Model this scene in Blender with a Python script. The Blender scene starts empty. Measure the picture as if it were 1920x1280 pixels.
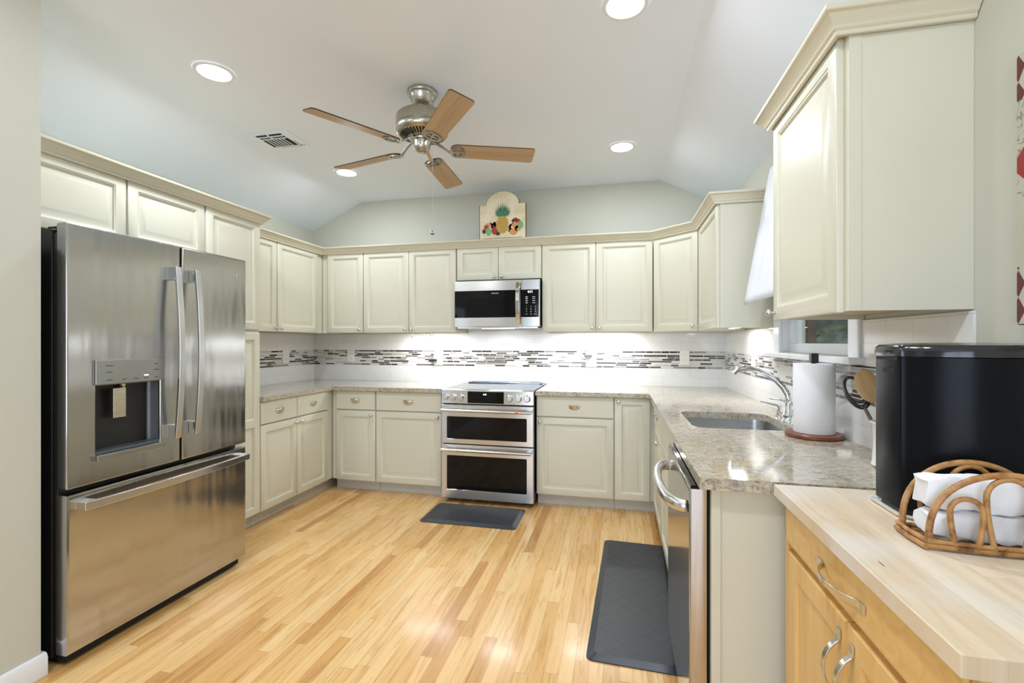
import bpy, bmesh, math, random
from mathutils import Vector, Matrix
random.seed(7)
PI = math.pi
scene = bpy.context.scene
COL = scene.collection

# ---------------------------------------------------------------- camera, world, exposure
cam_d = bpy.data.cameras.new('camera')
cam_d.sensor_width = 36.0
cam_d.lens = 872.09 / 1920 * 36.0
cam_d.shift_y = 1.0 / 1920
cam_d.clip_start = 0.02
cam = bpy.data.objects.new('camera', cam_d)
COL.objects.link(cam)
cam.location = (0, 0, 1.30)
cam.rotation_euler = (PI / 2, 0, 0.2242)
scene.camera = cam

world = bpy.data.worlds.new('world')
scene.world = world
world.use_nodes = True
world.node_tree.nodes['Background'].inputs[0].default_value = (0.84, 0.92, 1.0, 1)
world.node_tree.nodes['Background'].inputs[1].default_value = 0.9

vs = scene.view_settings
vs.view_transform = 'Standard'
vs.look = 'None'
vs.gamma = 1.0
vs.use_curve_mapping = False
vs.exposure = 0.34

def area_light(name, loc, rot, sx, sy, power, color=(1, 1, 1), shape='RECTANGLE', parent=None, spread=PI):
    d = bpy.data.lights.new(name, 'AREA')
    d.shape = shape
    d.size = sx
    if shape in ('RECTANGLE', 'ELLIPSE'):
        d.size_y = sy
    d.energy = power
    d.color = color
    d.spread = spread
    o = bpy.data.objects.new(name, d)
    COL.objects.link(o)
    o.location = loc
    o.rotation_euler = rot
    if parent:
        o.parent = parent
    return o

# added fill lamps at unseen dining-end openings, tilted up to brighten the ceiling
area_light('added_patio_fill', (-0.7, -3.28, 1.25), (PI / 2 + 0.38, 0, 0), 2.5, 2.1, 54, (0.78, 0.93, 1.16))
area_light('added_dining_fill', (2.90, -1.5, 1.5), (0, PI / 2 + 0.35, 0), 1.2, 1.4, 24, (0.78, 0.93, 1.16))

# main dimensions (metres, camera stands at x=0 y=0)
XL, XR, YB = -3.085, 0.895, 4.257
CZ = 2.715

# ---------------------------------------------------------------- node helpers
def mat(name, color=(0.8, 0.8, 0.8), rough=0.5, metal=0.0, **kw):
    m = bpy.data.materials.new(name)
    m.use_nodes = True
    b = m.node_tree.nodes['Principled BSDF']
    b.inputs['Base Color'].default_value = (*color, 1)
    b.inputs['Roughness'].default_value = rough
    b.inputs['Metallic'].default_value = metal
    for k, v in kw.items():
        b.inputs[k.replace('_', ' ')].default_value = v
    return m

class NT:
    def __init__(s, m):
        s.m = m; s.t = m.node_tree; s.b = s.t.nodes['Principled BSDF']
    def n(s, typ, **kw):
        nd = s.t.nodes.new(typ)
        for k, v in kw.items():
            setattr(nd, k, v)
        return nd
    def link(s, a, b): s.t.links.new(a, b)
    def setin(s, nd, i, v):
        if hasattr(v, 'default_value') and hasattr(v, 'links'):
            s.link(v, nd.inputs[i])
        elif v is not None:
            nd.inputs[i].default_value = v
    def math(s, op, a, b=None, c=None):
        nd = s.n('ShaderNodeMath', operation=op)
        s.setin(nd, 0, a); s.setin(nd, 1, b)
        if c is not None: s.setin(nd, 2, c)
        return nd.outputs[0]
    def coords(s, kind='Object', scale=(1, 1, 1), rot=(0, 0, 0), loc=(0, 0, 0)):
        tc = s.n('ShaderNodeTexCoord')
        mp = s.n('ShaderNodeMapping')
        mp.inputs['Scale'].default_value = scale
        mp.inputs['Rotation'].default_value = rot
        mp.inputs['Location'].default_value = loc
        s.link(tc.outputs[kind], mp.inputs[0])
        return mp.outputs[0]
    def xyz(s, v):
        nd = s.n('ShaderNodeSeparateXYZ'); s.link(v, nd.inputs[0]); return nd.outputs
    def comb(s, x, y, z=0.0):
        nd = s.n('ShaderNodeCombineXYZ')
        s.setin(nd, 0, x); s.setin(nd, 1, y); s.setin(nd, 2, z)
        return nd.outputs[0]
    def white(s, v):
        nd = s.n('ShaderNodeTexWhiteNoise', noise_dimensions='3D'); s.link(v, nd.inputs['Vector']); return nd.outputs['Value']
    def noise(s, v, scale, detail=4, rough=0.55, dist=0.0):
        nd = s.n('ShaderNodeTexNoise')
        s.link(v, nd.inputs['Vector'])
        nd.inputs['Scale'].default_value = scale
        nd.inputs['Detail'].default_value = detail
        nd.inputs['Roughness'].default_value = rough
        nd.inputs['Distortion'].default_value = dist
        return nd.outputs[0]
    def ramp(s, f, stops, interp='LINEAR'):
        nd = s.n('ShaderNodeValToRGB')
        cr = nd.color_ramp; cr.interpolation = interp
        while len(cr.elements) > 1: cr.elements.remove(cr.elements[-1])
        cr.elements[0].position = stops[0][0]; cr.elements[0].color = (*stops[0][1], 1)
        for p, c in stops[1:]:
            e = cr.elements.new(p); e.color = (*c, 1)
        s.link(f, nd.inputs[0])
        return nd.outputs[0]
    def mix(s, f, a, b, mode='MIX'):
        nd = s.n('ShaderNodeMix', data_type='RGBA', blend_type=mode)
        s.setin(nd, 0, f)
        for i, v in ((6, a), (7, b)):
            if isinstance(v, tuple): nd.inputs[i].default_value = (*v, 1)
            else: s.link(v, nd.inputs[i])
        return nd.outputs[2]
    def bump(s, h, strength=0.2, dist=0.002):
        nd = s.n('ShaderNodeBump')
        nd.inputs['Strength'].default_value = strength
        nd.inputs['Distance'].default_value = dist
        s.link(h, nd.inputs['Height'])
        s.link(nd.outputs[0], s.b.inputs['Normal'])
    def color(s, c): s.link(c, s.b.inputs['Base Color'])

# ---------------------------------------------------------------- materials
def paint(name, col, rough, bump=0.03):
    m = mat(name, col, rough)
    t = NT(m); v = t.coords()
    n = t.noise(v, 3.0, 2)
    c2 = tuple(x * 0.97 for x in col)
    t.color(t.mix(n, col, c2))
    t.bump(t.noise(v, 220, 2), bump, 0.001)
    return m
M_WALL = paint('wall_paint', (0.60, 0.60, 0.515), 0.75, 0.08)
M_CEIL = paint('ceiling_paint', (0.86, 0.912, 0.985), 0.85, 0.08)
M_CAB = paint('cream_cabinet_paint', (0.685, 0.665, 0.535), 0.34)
M_CROWN = paint('cream_crown_paint', (0.70, 0.66, 0.51), 0.4)
M_TRIM = paint('white_trim_paint', (0.83, 0.84, 0.85), 0.35)
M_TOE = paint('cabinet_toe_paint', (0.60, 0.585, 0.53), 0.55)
M_CABIN = mat('cabinet_underside_wood', (0.62, 0.47, 0.27), 0.5)

def wood_floor():
    m = mat('oak_strip_floor', (0.7, 0.45, 0.2), 0.22)
    t = NT(m)
    v = t.coords()
    x, y, z = t.xyz(v)
    W = 0.057
    xi = t.math('DIVIDE', x, W)
    row = t.math('FLOOR', xi)
    fx = t.math('FRACT', xi)
    off = t.math('MULTIPLY', t.white(t.comb(row, 3.1, 0.0)), 9.0)
    yl = t.math('ADD', t.math('DIVIDE', y, 0.85), off)
    colj = t.math('FLOOR', yl)
    fy = t.math('FRACT', yl)
    r = t.white(t.comb(row, colj, 1.7))
    base = t.ramp(r, [(0.0, (0.50, 0.25, 0.075)), (0.12, (0.64, 0.35, 0.11)), (0.35, (0.73, 0.44, 0.16)), (0.65, (0.79, 0.50, 0.205)), (1.0, (0.82, 0.56, 0.26))])
    shift = t.math('MULTIPLY', r, 37.0)
    gv = t.comb(t.math('MULTIPLY', x, 26.0), t.math('ADD', t.math('MULTIPLY', y, 1.3), shift), shift)
    g = t.noise(gv, 1.6, 5, 0.6, 1.2)
    gcol = t.ramp(g, [(0.30, (0.74, 0.62, 0.46)), (0.48, (1.0, 1.0, 1.0)), (0.75, (1.06, 1.05, 1.03))])
    c = t.mix(1.0, base, gcol, 'MULTIPLY')
    knot = t.noise(t.comb(t.math('MULTIPLY', x, 9.0), t.math('MULTIPLY', y, 2.2), 0.0), 1.0, 3, 0.5, 0.5)
    c = t.mix(t.ramp(knot, [(0.62, (0, 0, 0)), (0.82, (0.45, 0.45, 0.45))]), c, (0.60, 0.27, 0.09))
    ex = t.math('MINIMUM', fx, t.math('SUBTRACT', 1.0, fx))
    ey = t.math('MINIMUM', fy, t.math('SUBTRACT', 1.0, fy))
    sx = t.math('LESS_THAN', ex, 0.018)
    sy = t.math('LESS_THAN', ey, 0.0014)
    seam = t.math('MAXIMUM', sx, sy)
    c = t.mix(t.math('MULTIPLY', seam, 0.55), c, (0.25, 0.12, 0.04))
    t.color(c)
    rr = t.math('MULTIPLY_ADD', g, 0.12, 0.22)
    t.link(rr, t.b.inputs['Roughness'])
    t.bump(t.math('SUBTRACT', t.math('MULTIPLY', g, 0.12), seam), 0.25, 0.0006)
    t.b.inputs['Coat Weight'].default_value = 0.25
    t.b.inputs['Coat Roughness'].default_value = 0.12
    return m
M_FLOOR = wood_floor()

def tile_mat(axis):
    m = mat('white_subway_tile_' + axis, (0.82, 0.82, 0.80), 0.09)
    t = NT(m)
    v = t.coords()
    x, y, z = t.xyz(v)
    h = x if axis == 'x' else y
    zz = t.math('SUBTRACT', z, 0.914 - 0.0)
    vv = t.comb(h, zz, 0.0)
    br = t.n('ShaderNodeTexBrick')
    t.link(vv, br.inputs['Vector'])
    br.offset = 0.5
    br.inputs['Color1'].default_value = (0.84, 0.84, 0.82, 1)
    br.inputs['Color2'].default_value = (0.80, 0.805, 0.79, 1)
    br.inputs['Mortar'].default_value = (0.66, 0.655, 0.63, 1)
    br.inputs['Scale'].default_value = 1.0
    br.inputs['Mortar Size'].default_value = 0.0012
    br.inputs['Mortar Smooth'].default_value = 0.3
    br.inputs['Brick Width'].default_value = 0.152
    br.inputs['Row Height'].default_value = 0.0765
    t.color(br.outputs['Color'])
    wav = t.noise(v, 14, 1)
    hgt = t.math('ADD', t.math('MULTIPLY', br.outputs['Fac'], -1.0), t.math('MULTIPLY', wav, 0.4))
    t.bump(hgt, 0.35, 0.0012)
    return m
M_TILE_X = tile_mat('x'); M_TILE_Y = tile_mat('y')

def mosaic_mat(axis):
    m = mat('glass_strip_mosaic_' + axis, (0.5, 0.5, 0.5), 0.1)
    t = NT(m)
    v = t.coords()
    x, y, z = t.xyz(v)
    h = x if axis == 'x' else y
    zi = t.math('DIVIDE', t.math('SUBTRACT', z, 1.070), 0.01667)
    row = t.math('FLOOR', zi); fz = t.math('FRACT', zi)
    S = 0.20
    off = t.math('MULTIPLY', t.white(t.comb(row, 5.5, 0.0)), 13.0)
    xs = t.math('ADD', t.math('DIVIDE', h, S), off)
    sup = t.math('FLOOR', xs); fs = t.math('FRACT', xs)
    rs = t.white(t.comb(row, sup, 9.0))
    npc = t.math('ADD', t.math('FLOOR', t.math('MULTIPLY', rs, 3.0)), 1.0)
    sub = t.math('MULTIPLY', fs, npc)
    si = t.math('FLOOR', sub); fsub = t.math('FRACT', sub)
    r = t.white(t.comb(row, t.math('ADD', t.math('MULTIPLY', sup, 3.0), si), 4.2))
    r2 = t.math('MODULO', t.math('ADD', row, 100.0), 2.0)   # every other row is mostly pale
    rr = t.math('SUBTRACT', r, t.math('MULTIPLY', r2, 0.26))
    c = t.ramp(rr, [(0.0, (0.66, 0.65, 0.60)), (0.26, (0.52, 0.50, 0.45)), (0.38, (0.27, 0.25, 0.22)), (0.52, (0.10, 0.085, 0.07)), (0.66, (0.055, 0.03, 0.022)), (0.80, (0.010, 0.008, 0.009))], 'CONSTANT')
    ez = t.math('MINIMUM', fz, t.math('SUBTRACT', 1.0, fz))
    ex = t.math('MINIMUM', fsub, t.math('SUBTRACT', 1.0, fsub))
    wid = t.math('DIVIDE', 0.010, t.math('DIVIDE', 1.0, npc))
    g = t.math('MAXIMUM', t.math('LESS_THAN', ez, 0.11), t.math('LESS_THAN', ex, wid))
    t.color(t.mix(g, c, (0.72, 0.715, 0.69)))
    t.bump(t.math('MULTIPLY', g, -1.0), 0.3, 0.001)
    return m
M_MOS_X = mosaic_mat('x'); M_MOS_Y = mosaic_mat('y')

def granite():
    m = mat('beige_speckled_granite', (0.6, 0.5, 0.4), 0.07)
    t = NT(m); v = t.coords()
    v2 = t.coords(scale=(1.0, 2.1, 1.6), rot=(0, 0, 0.25))
    big = t.noise(v2, 9, 5, 0.65, 0.8)
    mid = t.noise(v2, 24, 7, 0.8, 1.0)
    fine = t.noise(v, 95, 4, 0.7, 0.3)
    c = t.ramp(mid, [(0.32, (0.05, 0.035, 0.028)), (0.42, (0.22, 0.15, 0.09)), (0.48, (0.42, 0.33, 0.22)), (0.54, (0.60, 0.52, 0.38)), (0.63, (0.66, 0.60, 0.47)), (0.74, (0.42, 0.29, 0.15))])
    c2 = t.ramp(fine, [(0.36, (0.05, 0.04, 0.035)), (0.46, (0.34, 0.28, 0.20)), (0.56, (0.66, 0.60, 0.48)), (0.7, (0.52, 0.40, 0.25))])
    c = t.mix(0.42, c, c2)
    c = t.mix(t.ramp(big, [(0.42, (0, 0, 0)), (0.66, (0.5, 0.5, 0.5))]), c, (0.42, 0.44, 0.42))
    t.color(c)
    return m
M_GRAN = granite()

def steel(name, col=(0.62, 0.61, 0.59), rough=0.24, dirn='z', aniso=0.75, wave=0.0):
    m = mat(name, col, rough, 1.0)
    t = NT(m)
    sc = {'z': (300, 300, 1.5), 'x': (1.5, 300, 300), 'y': (300, 1.5, 300)}[dirn]
    v = t.coords(scale=sc)
    n = t.noise(v, 1.0, 3)
    t.link(t.math('MULTIPLY_ADD', n, 0.10, rough - 0.05), t.b.inputs['Roughness'])
    t.b.inputs['Anisotropic'].default_value = aniso
    tg = t.n('ShaderNodeTangent', direction_type='RADIAL', axis={'z': 'Z', 'x': 'X', 'y': 'Y'}[dirn])
    t.link(tg.outputs[0], t.b.inputs['Tangent'])
    if wave:
        w = t.noise(t.coords(scale=(7, 7, 0.9)), 1.0, 2)
        t.bump(w, wave, 0.02)
    return m
M_STEEL = steel('brushed_stainless', rough=0.22, dirn='x')
M_STEELF = steel('fridge_stainless', (0.475, 0.47, 0.46), 0.17, 'z', 0.7, 0.30)
M_STEELH = steel('stainless_handle', (0.68, 0.68, 0.68), 0.22, 'x', 0.3)
M_STEELS = steel('sink_stainless', (0.50, 0.51, 0.52), 0.28, 'x', 0.2)
M_STEELD = steel('dishwasher_stainless', (0.52, 0.50, 0.49), 0.13, 'z', 0.5)
M_NICKEL = mat('satin_nickel', (0.72, 0.71, 0.68), 0.2, 1.0)
M_FANM = steel('brushed_nickel_fan', (0.44, 0.425, 0.37), 0.27, 'z', 0.5)
M_CHROME = mat('chrome', (0.82, 0.84, 0.87), 0.05, 1.0)
M_BLACK = mat('black_gloss_glass', (0.004, 0.004, 0.005), 0.05, Specular_IOR_Level=0.22)
M_BLACKP = mat('black_plastic', (0.012, 0.012, 0.013), 0.28)
M_DARK = mat('dark_gap', (0.004, 0.004, 0.004), 0.7)
M_FRSIDE = mat('fridge_side_black', (0.010, 0.011, 0.011), 0.4)
M_GREYP = mat('dispenser_grey', (0.13, 0.14, 0.15), 0.3, 0.3)
M_GREYP2 = steel('dispenser_panel_grey', (0.36, 0.37, 0.36), 0.3, 'x', 0.3)
M_WHITEP = mat('white_plastic', (0.80, 0.80, 0.77), 0.3)
M_IVORY = mat('ivory_plate', (0.80, 0.79, 0.73), 0.35)
M_ADAPT = mat('grey_adapter_plastic', (0.13, 0.14, 0.15), 0.4)
M_ADAPTD = mat('dark_adapter_plastic', (0.02, 0.02, 0.022), 0.4)
M_WIRE = mat('thin_wire', (0.18, 0.17, 0.16), 0.5)
M_COPPER = mat('copper_badge', (0.75, 0.25, 0.10), 0.3, 0.6)
M_TEXTW = mat('white_print', (0.75, 0.77, 0.8), 0.5)
M_TEXTD = mat('dark_print', (0.06, 0.065, 0.07), 0.5)
M_COOK = mat('glass_cooktop', (0.04, 0.042, 0.046), 0.06)
def emis(name, col, st):
    m = mat(name, col, 0.5)
    b = m.node_tree.nodes['Principled BSDF']
    b.inputs['Emission Color'].default_value = (*col, 1)
    b.inputs['Emission Strength'].default_value = st
    return m
M_LAMP = emis('lit_lens', (0.94, 0.98, 1.05), 32.0)
M_LED = emis('led_strip_lens', (1.0, 0.97, 0.93), 6.0)
M_CLOCK = emis('clock_digits', (0.8, 0.88, 1.0), 3.0)

def wood(name, c1, c2, c3, rough=0.4, scale=(1, 1, 1), dirn='x', f=1.0):
    m = mat(name, c2, rough)
    t = NT(m)
    s = {'x': (1.2, 22, 22), 'y': (22, 1.2, 22), 'z': (22, 22, 1.2)}[dirn]
    v = t.coords(scale=tuple(a * f for a in s))
    g = t.noise(v, 1.0, 5, 0.6, 1.0)
    t.color(t.ramp(g, [(0.3, c1), (0.5, c2), (0.72, c3)]))
    t.bump(g, 0.06, 0.001)
    return m
M_BLADE = wood('maple_fan_blade', (0.40, 0.26, 0.13), (0.49, 0.33, 0.175), (0.54, 0.37, 0.21), 0.45, dirn='x')
M_BLADEE = mat('dark_blade_edge', (0.07, 0.045, 0.03), 0.9, Specular_IOR_Level=0.05)
M_CART = wood('golden_alder', (0.64, 0.38, 0.115), (0.72, 0.45, 0.155), (0.77, 0.51, 0.20), 0.35, dirn='y')
M_CARTV = wood('golden_alder_vertical', (0.64, 0.38, 0.115), (0.72, 0.45, 0.155), (0.77, 0.51, 0.20), 0.35, dirn='z')
M_CHERRY = wood('reddish_wood', (0.13, 0.04, 0.018), (0.20, 0.065, 0.03), (0.26, 0.09, 0.04), 0.35, dirn='x')
M_SPOON = wood('utensil_beech', (0.38, 0.24, 0.10), (0.48, 0.32, 0.15), (0.55, 0.38, 0.2), 0.5, dirn='z')
M_SPOOND = wood('utensil_dark_wood', (0.07, 0.045, 0.025), (0.12, 0.08, 0.05), (0.16, 0.11, 0.07), 0.5, dirn='z')
def rattan():
    m = mat('rattan_cane', (0.42, 0.21, 0.07), 0.35)
    t = NT(m); v = t.coords()
    n = t.noise(v, 45, 3, 0.6)
    t.color(t.ramp(n, [(0.30, (0.13, 0.05, 0.018)), (0.42, (0.34, 0.155, 0.045)), (0.55, (0.45, 0.23, 0.075)), (0.75, (0.52, 0.29, 0.11))]))
    return m
M_RATTAN = rattan()
def butcher():
    m = mat('pale_butcher_block', (0.75, 0.62, 0.45), 0.42)
    t = NT(m); v = t.coords()
    x, y, z = t.xyz(v)
    xi = t.math('DIVIDE', x, 0.042)
    row = t.math('FLOOR', xi); fx = t.math('FRACT', xi)
    yl = t.math('ADD', t.math('DIVIDE', y, 0.55), t.math('MULTIPLY', t.white(t.comb(row, 1.0, 2.0)), 7.0))
    r = t.white(t.comb(row, t.math('FLOOR', yl), 0.3))
    base = t.ramp(r, [(0.0, (0.66, 0.53, 0.37)), (0.5, (0.72, 0.60, 0.44)), (1.0, (0.77, 0.66, 0.50))])
    g = t.noise(t.comb(t.math('MULTIPLY', x, 24.0), t.math('ADD', t.math('MULTIPLY', y, 2.0), t.math('MULTIPLY', r, 20.0)), z), 1.5, 5, 0.65, 1.0)
    c = t.mix(1.0, base, t.ramp(g, [(0.32, (0.86, 0.80, 0.72)), (0.55, (1, 1, 1)), (0.8, (1.05, 1.05, 1.05))]), 'MULTIPLY')
    st = t.noise(t.coords(scale=(5, 2, 1)), 1.6, 4, 0.6, 0.6)
    c = t.mix(t.ramp(st, [(0.50, (0, 0, 0)), (0.7, (0.5, 0.5, 0.5))]), c, (0.70, 0.52, 0.32))
    ash = t.noise(t.coords(scale=(3, 3, 3), loc=(4, 1, 0)), 1.4, 3)
    c = t.mix(t.ramp(ash, [(0.45, (0, 0, 0)), (0.65, (0.6, 0.6, 0.6))]), c, (0.72, 0.69, 0.64))
    nk = t.math('ADD', t.math('POWER', t.math('DIVIDE', t.math('SUBTRACT', x, 0.447), 0.0016), 2.0), t.math('POWER', t.math('DIVIDE', t.math('SUBTRACT', y, 0.932), 0.011), 2.0))
    c = t.mix(t.math('MULTIPLY', t.math('LESS_THAN', nk, 1.0), 0.8), c, (0.10, 0.07, 0.045))
    seam = t.math('LESS_THAN', fx, 0.02)
    c = t.mix(t.math('MULTIPLY', seam, 0.35), c, (0.45, 0.32, 0.18))
    t.color(c)
    t.bump(g, 0.08, 0.001)
    return m
M_BUTCH = butcher()

def rubber(name, lattice):
    m = mat(name, (0.032, 0.036, 0.042), 0.42)
    t = NT(m); v = t.coords()
    if lattice:
        x, y, z = t.xyz(v)
        P = 0.098
        def ring(ox, oy):
            fx = t.math('SUBTRACT', t.math('FRACT', t.math('ADD', t.math('DIVIDE', x, P), ox)), 0.5)
            fy = t.math('SUBTRACT', t.math('FRACT', t.math('ADD', t.math('DIVIDE', y, P), oy)), 0.5)
            d = t.math('SQRT', t.math('ADD', t.math('MULTIPLY', fx, fx), t.math('MULTIPLY', fy, fy)))
            return d
        d = t.math('MINIMUM', ring(0, 0), ring(0.5, 0.5))
        # quatrefoil-like tiles between two offset dot lattices
        ang = t.math('ABSOLUTE', t.math('SUBTRACT', ring(0, 0), ring(0.5, 0.5)))
        wob = t.math('MULTIPLY', t.math('SINE', t.math('MULTIPLY_ADD', d, 18.0, -6.3)), 0.065)
        line = t.math('LESS_THAN', t.math('ABSOLUTE', t.math('ADD', t.math('SUBTRACT', ring(0, 0), ring(0.5, 0.5)), wob)), 0.022)
        t.color(t.mix(line, (0.036, 0.041, 0.048), (0.012, 0.013, 0.016)))
        t.bump(t.math('MULTIPLY', line, -1.0), 1.0, 0.006)
    else:
        t.bump(t.noise(v, 160, 3), 0.25, 0.001)
    return m
M_MAT1 = rubber('quatrefoil_rubber', True)
M_MAT2 = rubber('plain_rubber', False)
M_MATE = mat('mat_border_rubber', (0.034, 0.04, 0.05), 0.35)
M_CLOTH = mat('white_cotton', (0.80, 0.82, 0.86), 0.8)
M_CLOTH.node_tree.nodes['Principled BSDF'].inputs['Subsurface Weight'].default_value = 0.0
def papermat(name, col, sc, st):
    m = mat(name, col, 0.85); t = NT(m)
    t.bump(t.noise(t.coords(), sc, 3), st, 0.001)
    return m
M_PAPER = papermat('embossed_paper', (0.86, 0.86, 0.87), 130, 0.5)
M_NAPKIN = papermat('white_napkin', (0.85, 0.85, 0.86), 18, 0.25)
M_CERAM = mat('white_ceramic', (0.82, 0.82, 0.80), 0.12)
M_GLASS = mat('window_glass', (0.9, 0.95, 0.95), 0.0, 0.0, Transmission_Weight=1.0, IOR=1.10)
M_BOARD = mat('cream_board_paint', (0.72, 0.63, 0.42), 0.5)
_t = NT(M_BOARD); _n = _t.noise(_t.coords(), 7, 4)
_t.color(_t.ramp(_n, [(0.35, (0.66, 0.56, 0.32)), (0.55, (0.76, 0.68, 0.50)), (0.7, (0.78, 0.72, 0.58))]))
M_BOARDE = mat('dark_board_edge', (0.09, 0.055, 0.03), 0.6)
M_LEAF = mat('outdoor_foliage', (0.05, 0.09, 0.04), 0.7)
_t = NT(M_LEAF); _n = _t.noise(_t.coords(), 9, 5, 0.7)
_t.color(_t.ramp(_n, [(0.35, (0.006, 0.014, 0.012)), (0.5, (0.03, 0.06, 0.04)), (0.62, (0.09, 0.12, 0.05)), (0.75, (0.22, 0.22, 0.10))]))
M_FENCE = wood('brown_fence_board', (0.045, 0.025, 0.015), (0.075, 0.042, 0.025), (0.11, 0.065, 0.04), 0.7, dirn='z')
M_GRASS = mat('yard_grass', (0.10, 0.12, 0.045), 0.9)

# ---------------------------------------------------------------- mesh helpers
class MB:
    def __init__(s): s.bm = bmesh.new(); s.mi = 0
    def face(s, vs):
        try:
            f = s.bm.faces.new(vs); f.material_index = s.mi; return f
        except ValueError:
            return None
    def box(s, x0, x1, y0, y1, z0, z1, mi=None):
        if mi is not None: s.mi = mi
        if x0 > x1: x0, x1 = x1, x0
        if y0 > y1: y0, y1 = y1, y0
        if z0 > z1: z0, z1 = z1, z0
        v = [s.bm.verts.new((x, y, z)) for z in (z0, z1) for y in (y0, y1) for x in (x0, x1)]
        for q in ((0, 2, 3, 1), (4, 5, 7, 6), (0, 1, 5, 4), (2, 6, 7, 3), (0, 4, 6, 2), (1, 3, 7, 5)):
            s.face([v[i] for i in q])
        return s
    def rings(s, loops, cap0=True, cap1=True, closed=True):
        vl = [[s.bm.verts.new(p) for p in lp] for lp in loops]
        n = len(vl[0])
        for a, b in zip(vl[:-1], vl[1:]):
            for i in range(n if closed else n - 1):
                j = (i + 1) % n
                s.face([a[i], a[j], b[j], b[i]])
        if cap0: s.face(list(reversed(vl[0])))
        if cap1: s.face(vl[-1])
        return s
    def lathe(s, prof, c=(0, 0, 0), n=32, axis='z', cap=True):
        loops = []
        for r, h in prof:
            lp = []
            for k in range(n):
                a = 2 * PI * k / n
                ca, sa = r * math.cos(a), r * math.sin(a)
                if axis == 'z': p = (c[0] + ca, c[1] + sa, c[2] + h)
                elif axis == 'y': p = (c[0] + ca, c[1] + h, c[2] + sa)
                else: p = (c[0] + h, c[1] + ca, c[2] + sa)
                lp.append(p)
            loops.append(lp)
        return s.rings(loops, cap, cap)
    def tube(s, pts, r, n=10, cap=True):
        pts = [Vector(p) for p in pts]
        rs = r if isinstance(r, (list, tuple)) else [r] * len(pts)
        loops = []
        up = Vector((0, 0, 1))
        d0 = (pts[1] - pts[0]).normalized()
        if abs(d0.dot(up)) > 0.9: up = Vector((1, 0, 0))
        u = d0.cross(up).normalized()
        for i, p in enumerate(pts):
            if i == 0: d = pts[1] - pts[0]
            elif i == len(pts) - 1: d = pts[-1] - pts[-2]
            else: d = (pts[i + 1] - pts[i]).normalized() + (pts[i] - pts[i - 1]).normalized()
            d.normalize()
            u = (u - d * u.dot(d)).normalized()
            w = d.cross(u)
            loops.append([p + (u * math.cos(2 * PI * k / n) + w * math.sin(2 * PI * k / n)) * rs[i] for k in range(n)])
        return s.rings(loops, cap, cap)
    def ribbon(s, pts, wdir, w, th):
        """flat bar following pts; wdir = width direction"""
        pts = [Vector(p) for p in pts]; wd = Vector(wdir).normalized()
        loops = []
        for i, p in enumerate(pts):
            a = pts[max(i - 1, 0)]; b = pts[min(i + 1, len(pts) - 1)]
            nrm = (b - a).normalized().cross(wd).normalized()
            loops.append([p - wd * w / 2 - nrm * th / 2, p + wd * w / 2 - nrm * th / 2, p + wd * w / 2 + nrm * th / 2, p - wd * w / 2 + nrm * th / 2])
        return s.rings(loops)
    def prism(s, poly, a0, a1, axis='z'):
        def P(p, h):
            if axis == 'z': return (p[0], p[1], h)
            if axis == 'y': return (p[0], h, p[1])
            return (h, p[0], p[1])
        return s.rings([[P(p, a0) for p in poly], [P(p, a1) for p in poly]])
    def ball(s, c, r, n=12, m=8, sc=(1, 1, 1)):
        prof = []
        loops = []
        for j in range(1, m):
            b = PI * j / m - PI / 2
            loops.append([(c[0] + sc[0] * r * math.cos(b) * math.cos(2 * PI * k / n), c[1] + sc[1] * r * math.cos(b) * math.sin(2 * PI * k / n), c[2] + sc[2] * r * math.sin(b)) for k in range(n)])
        return s.rings(loops)
    def raised(s, x0, x1, z0, z1, y, rings_):
        """front-facing (towards -y) concentric rectangles; rings_: (inset, depth)"""
        loops = []
        for ins, dep in rings_:
            l, r_, b, t_ = (ins if isinstance(ins, tuple) else (ins,) * 4)
            loops.append([(x0 + l, y + dep, z0 + b), (x1 - r_, y + dep, z0 + b), (x1 - r_, y + dep, z1 - t_), (x0 + l, y + dep, z1 - t_)])
        return s.rings(loops)
    def build(s, name, mats, parent=None, bevel=0.0, smooth=False, seg=2, loc=None, rotz=None):
        bmesh.ops.recalc_face_normals(s.bm, faces=s.bm.faces)
        me = bpy.data.meshes.new(name)
        s.bm.to_mesh(me); s.bm.free()
        if not isinstance(mats, (list, tuple)): mats = [mats]
        for m in mats: me.materials.append(m)
        o = bpy.data.objects.new(name, me)
        COL.objects.link(o)
        if parent: o.parent = parent
        if smooth:
            for p in me.polygons: p.use_smooth = True
            me.set_sharp_from_angle(angle=math.radians(38))
        if bevel:
            md = o.modifiers.new('bevel', 'BEVEL')
            md.width = bevel; md.segments = seg; md.limit_method = 'ANGLE'; md.angle_limit = math.radians(35)
            md.harden_normals = True
            for p in me.polygons: p.use_smooth = True
            if not smooth: me.set_sharp_from_angle(angle=math.radians(30))
        if loc: o.location = loc
        if rotz is not None: o.rotation_euler = (0, 0, rotz)
        return o

def sn(x, p):
    return max(0.0, math.sin(x)) ** p

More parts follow.
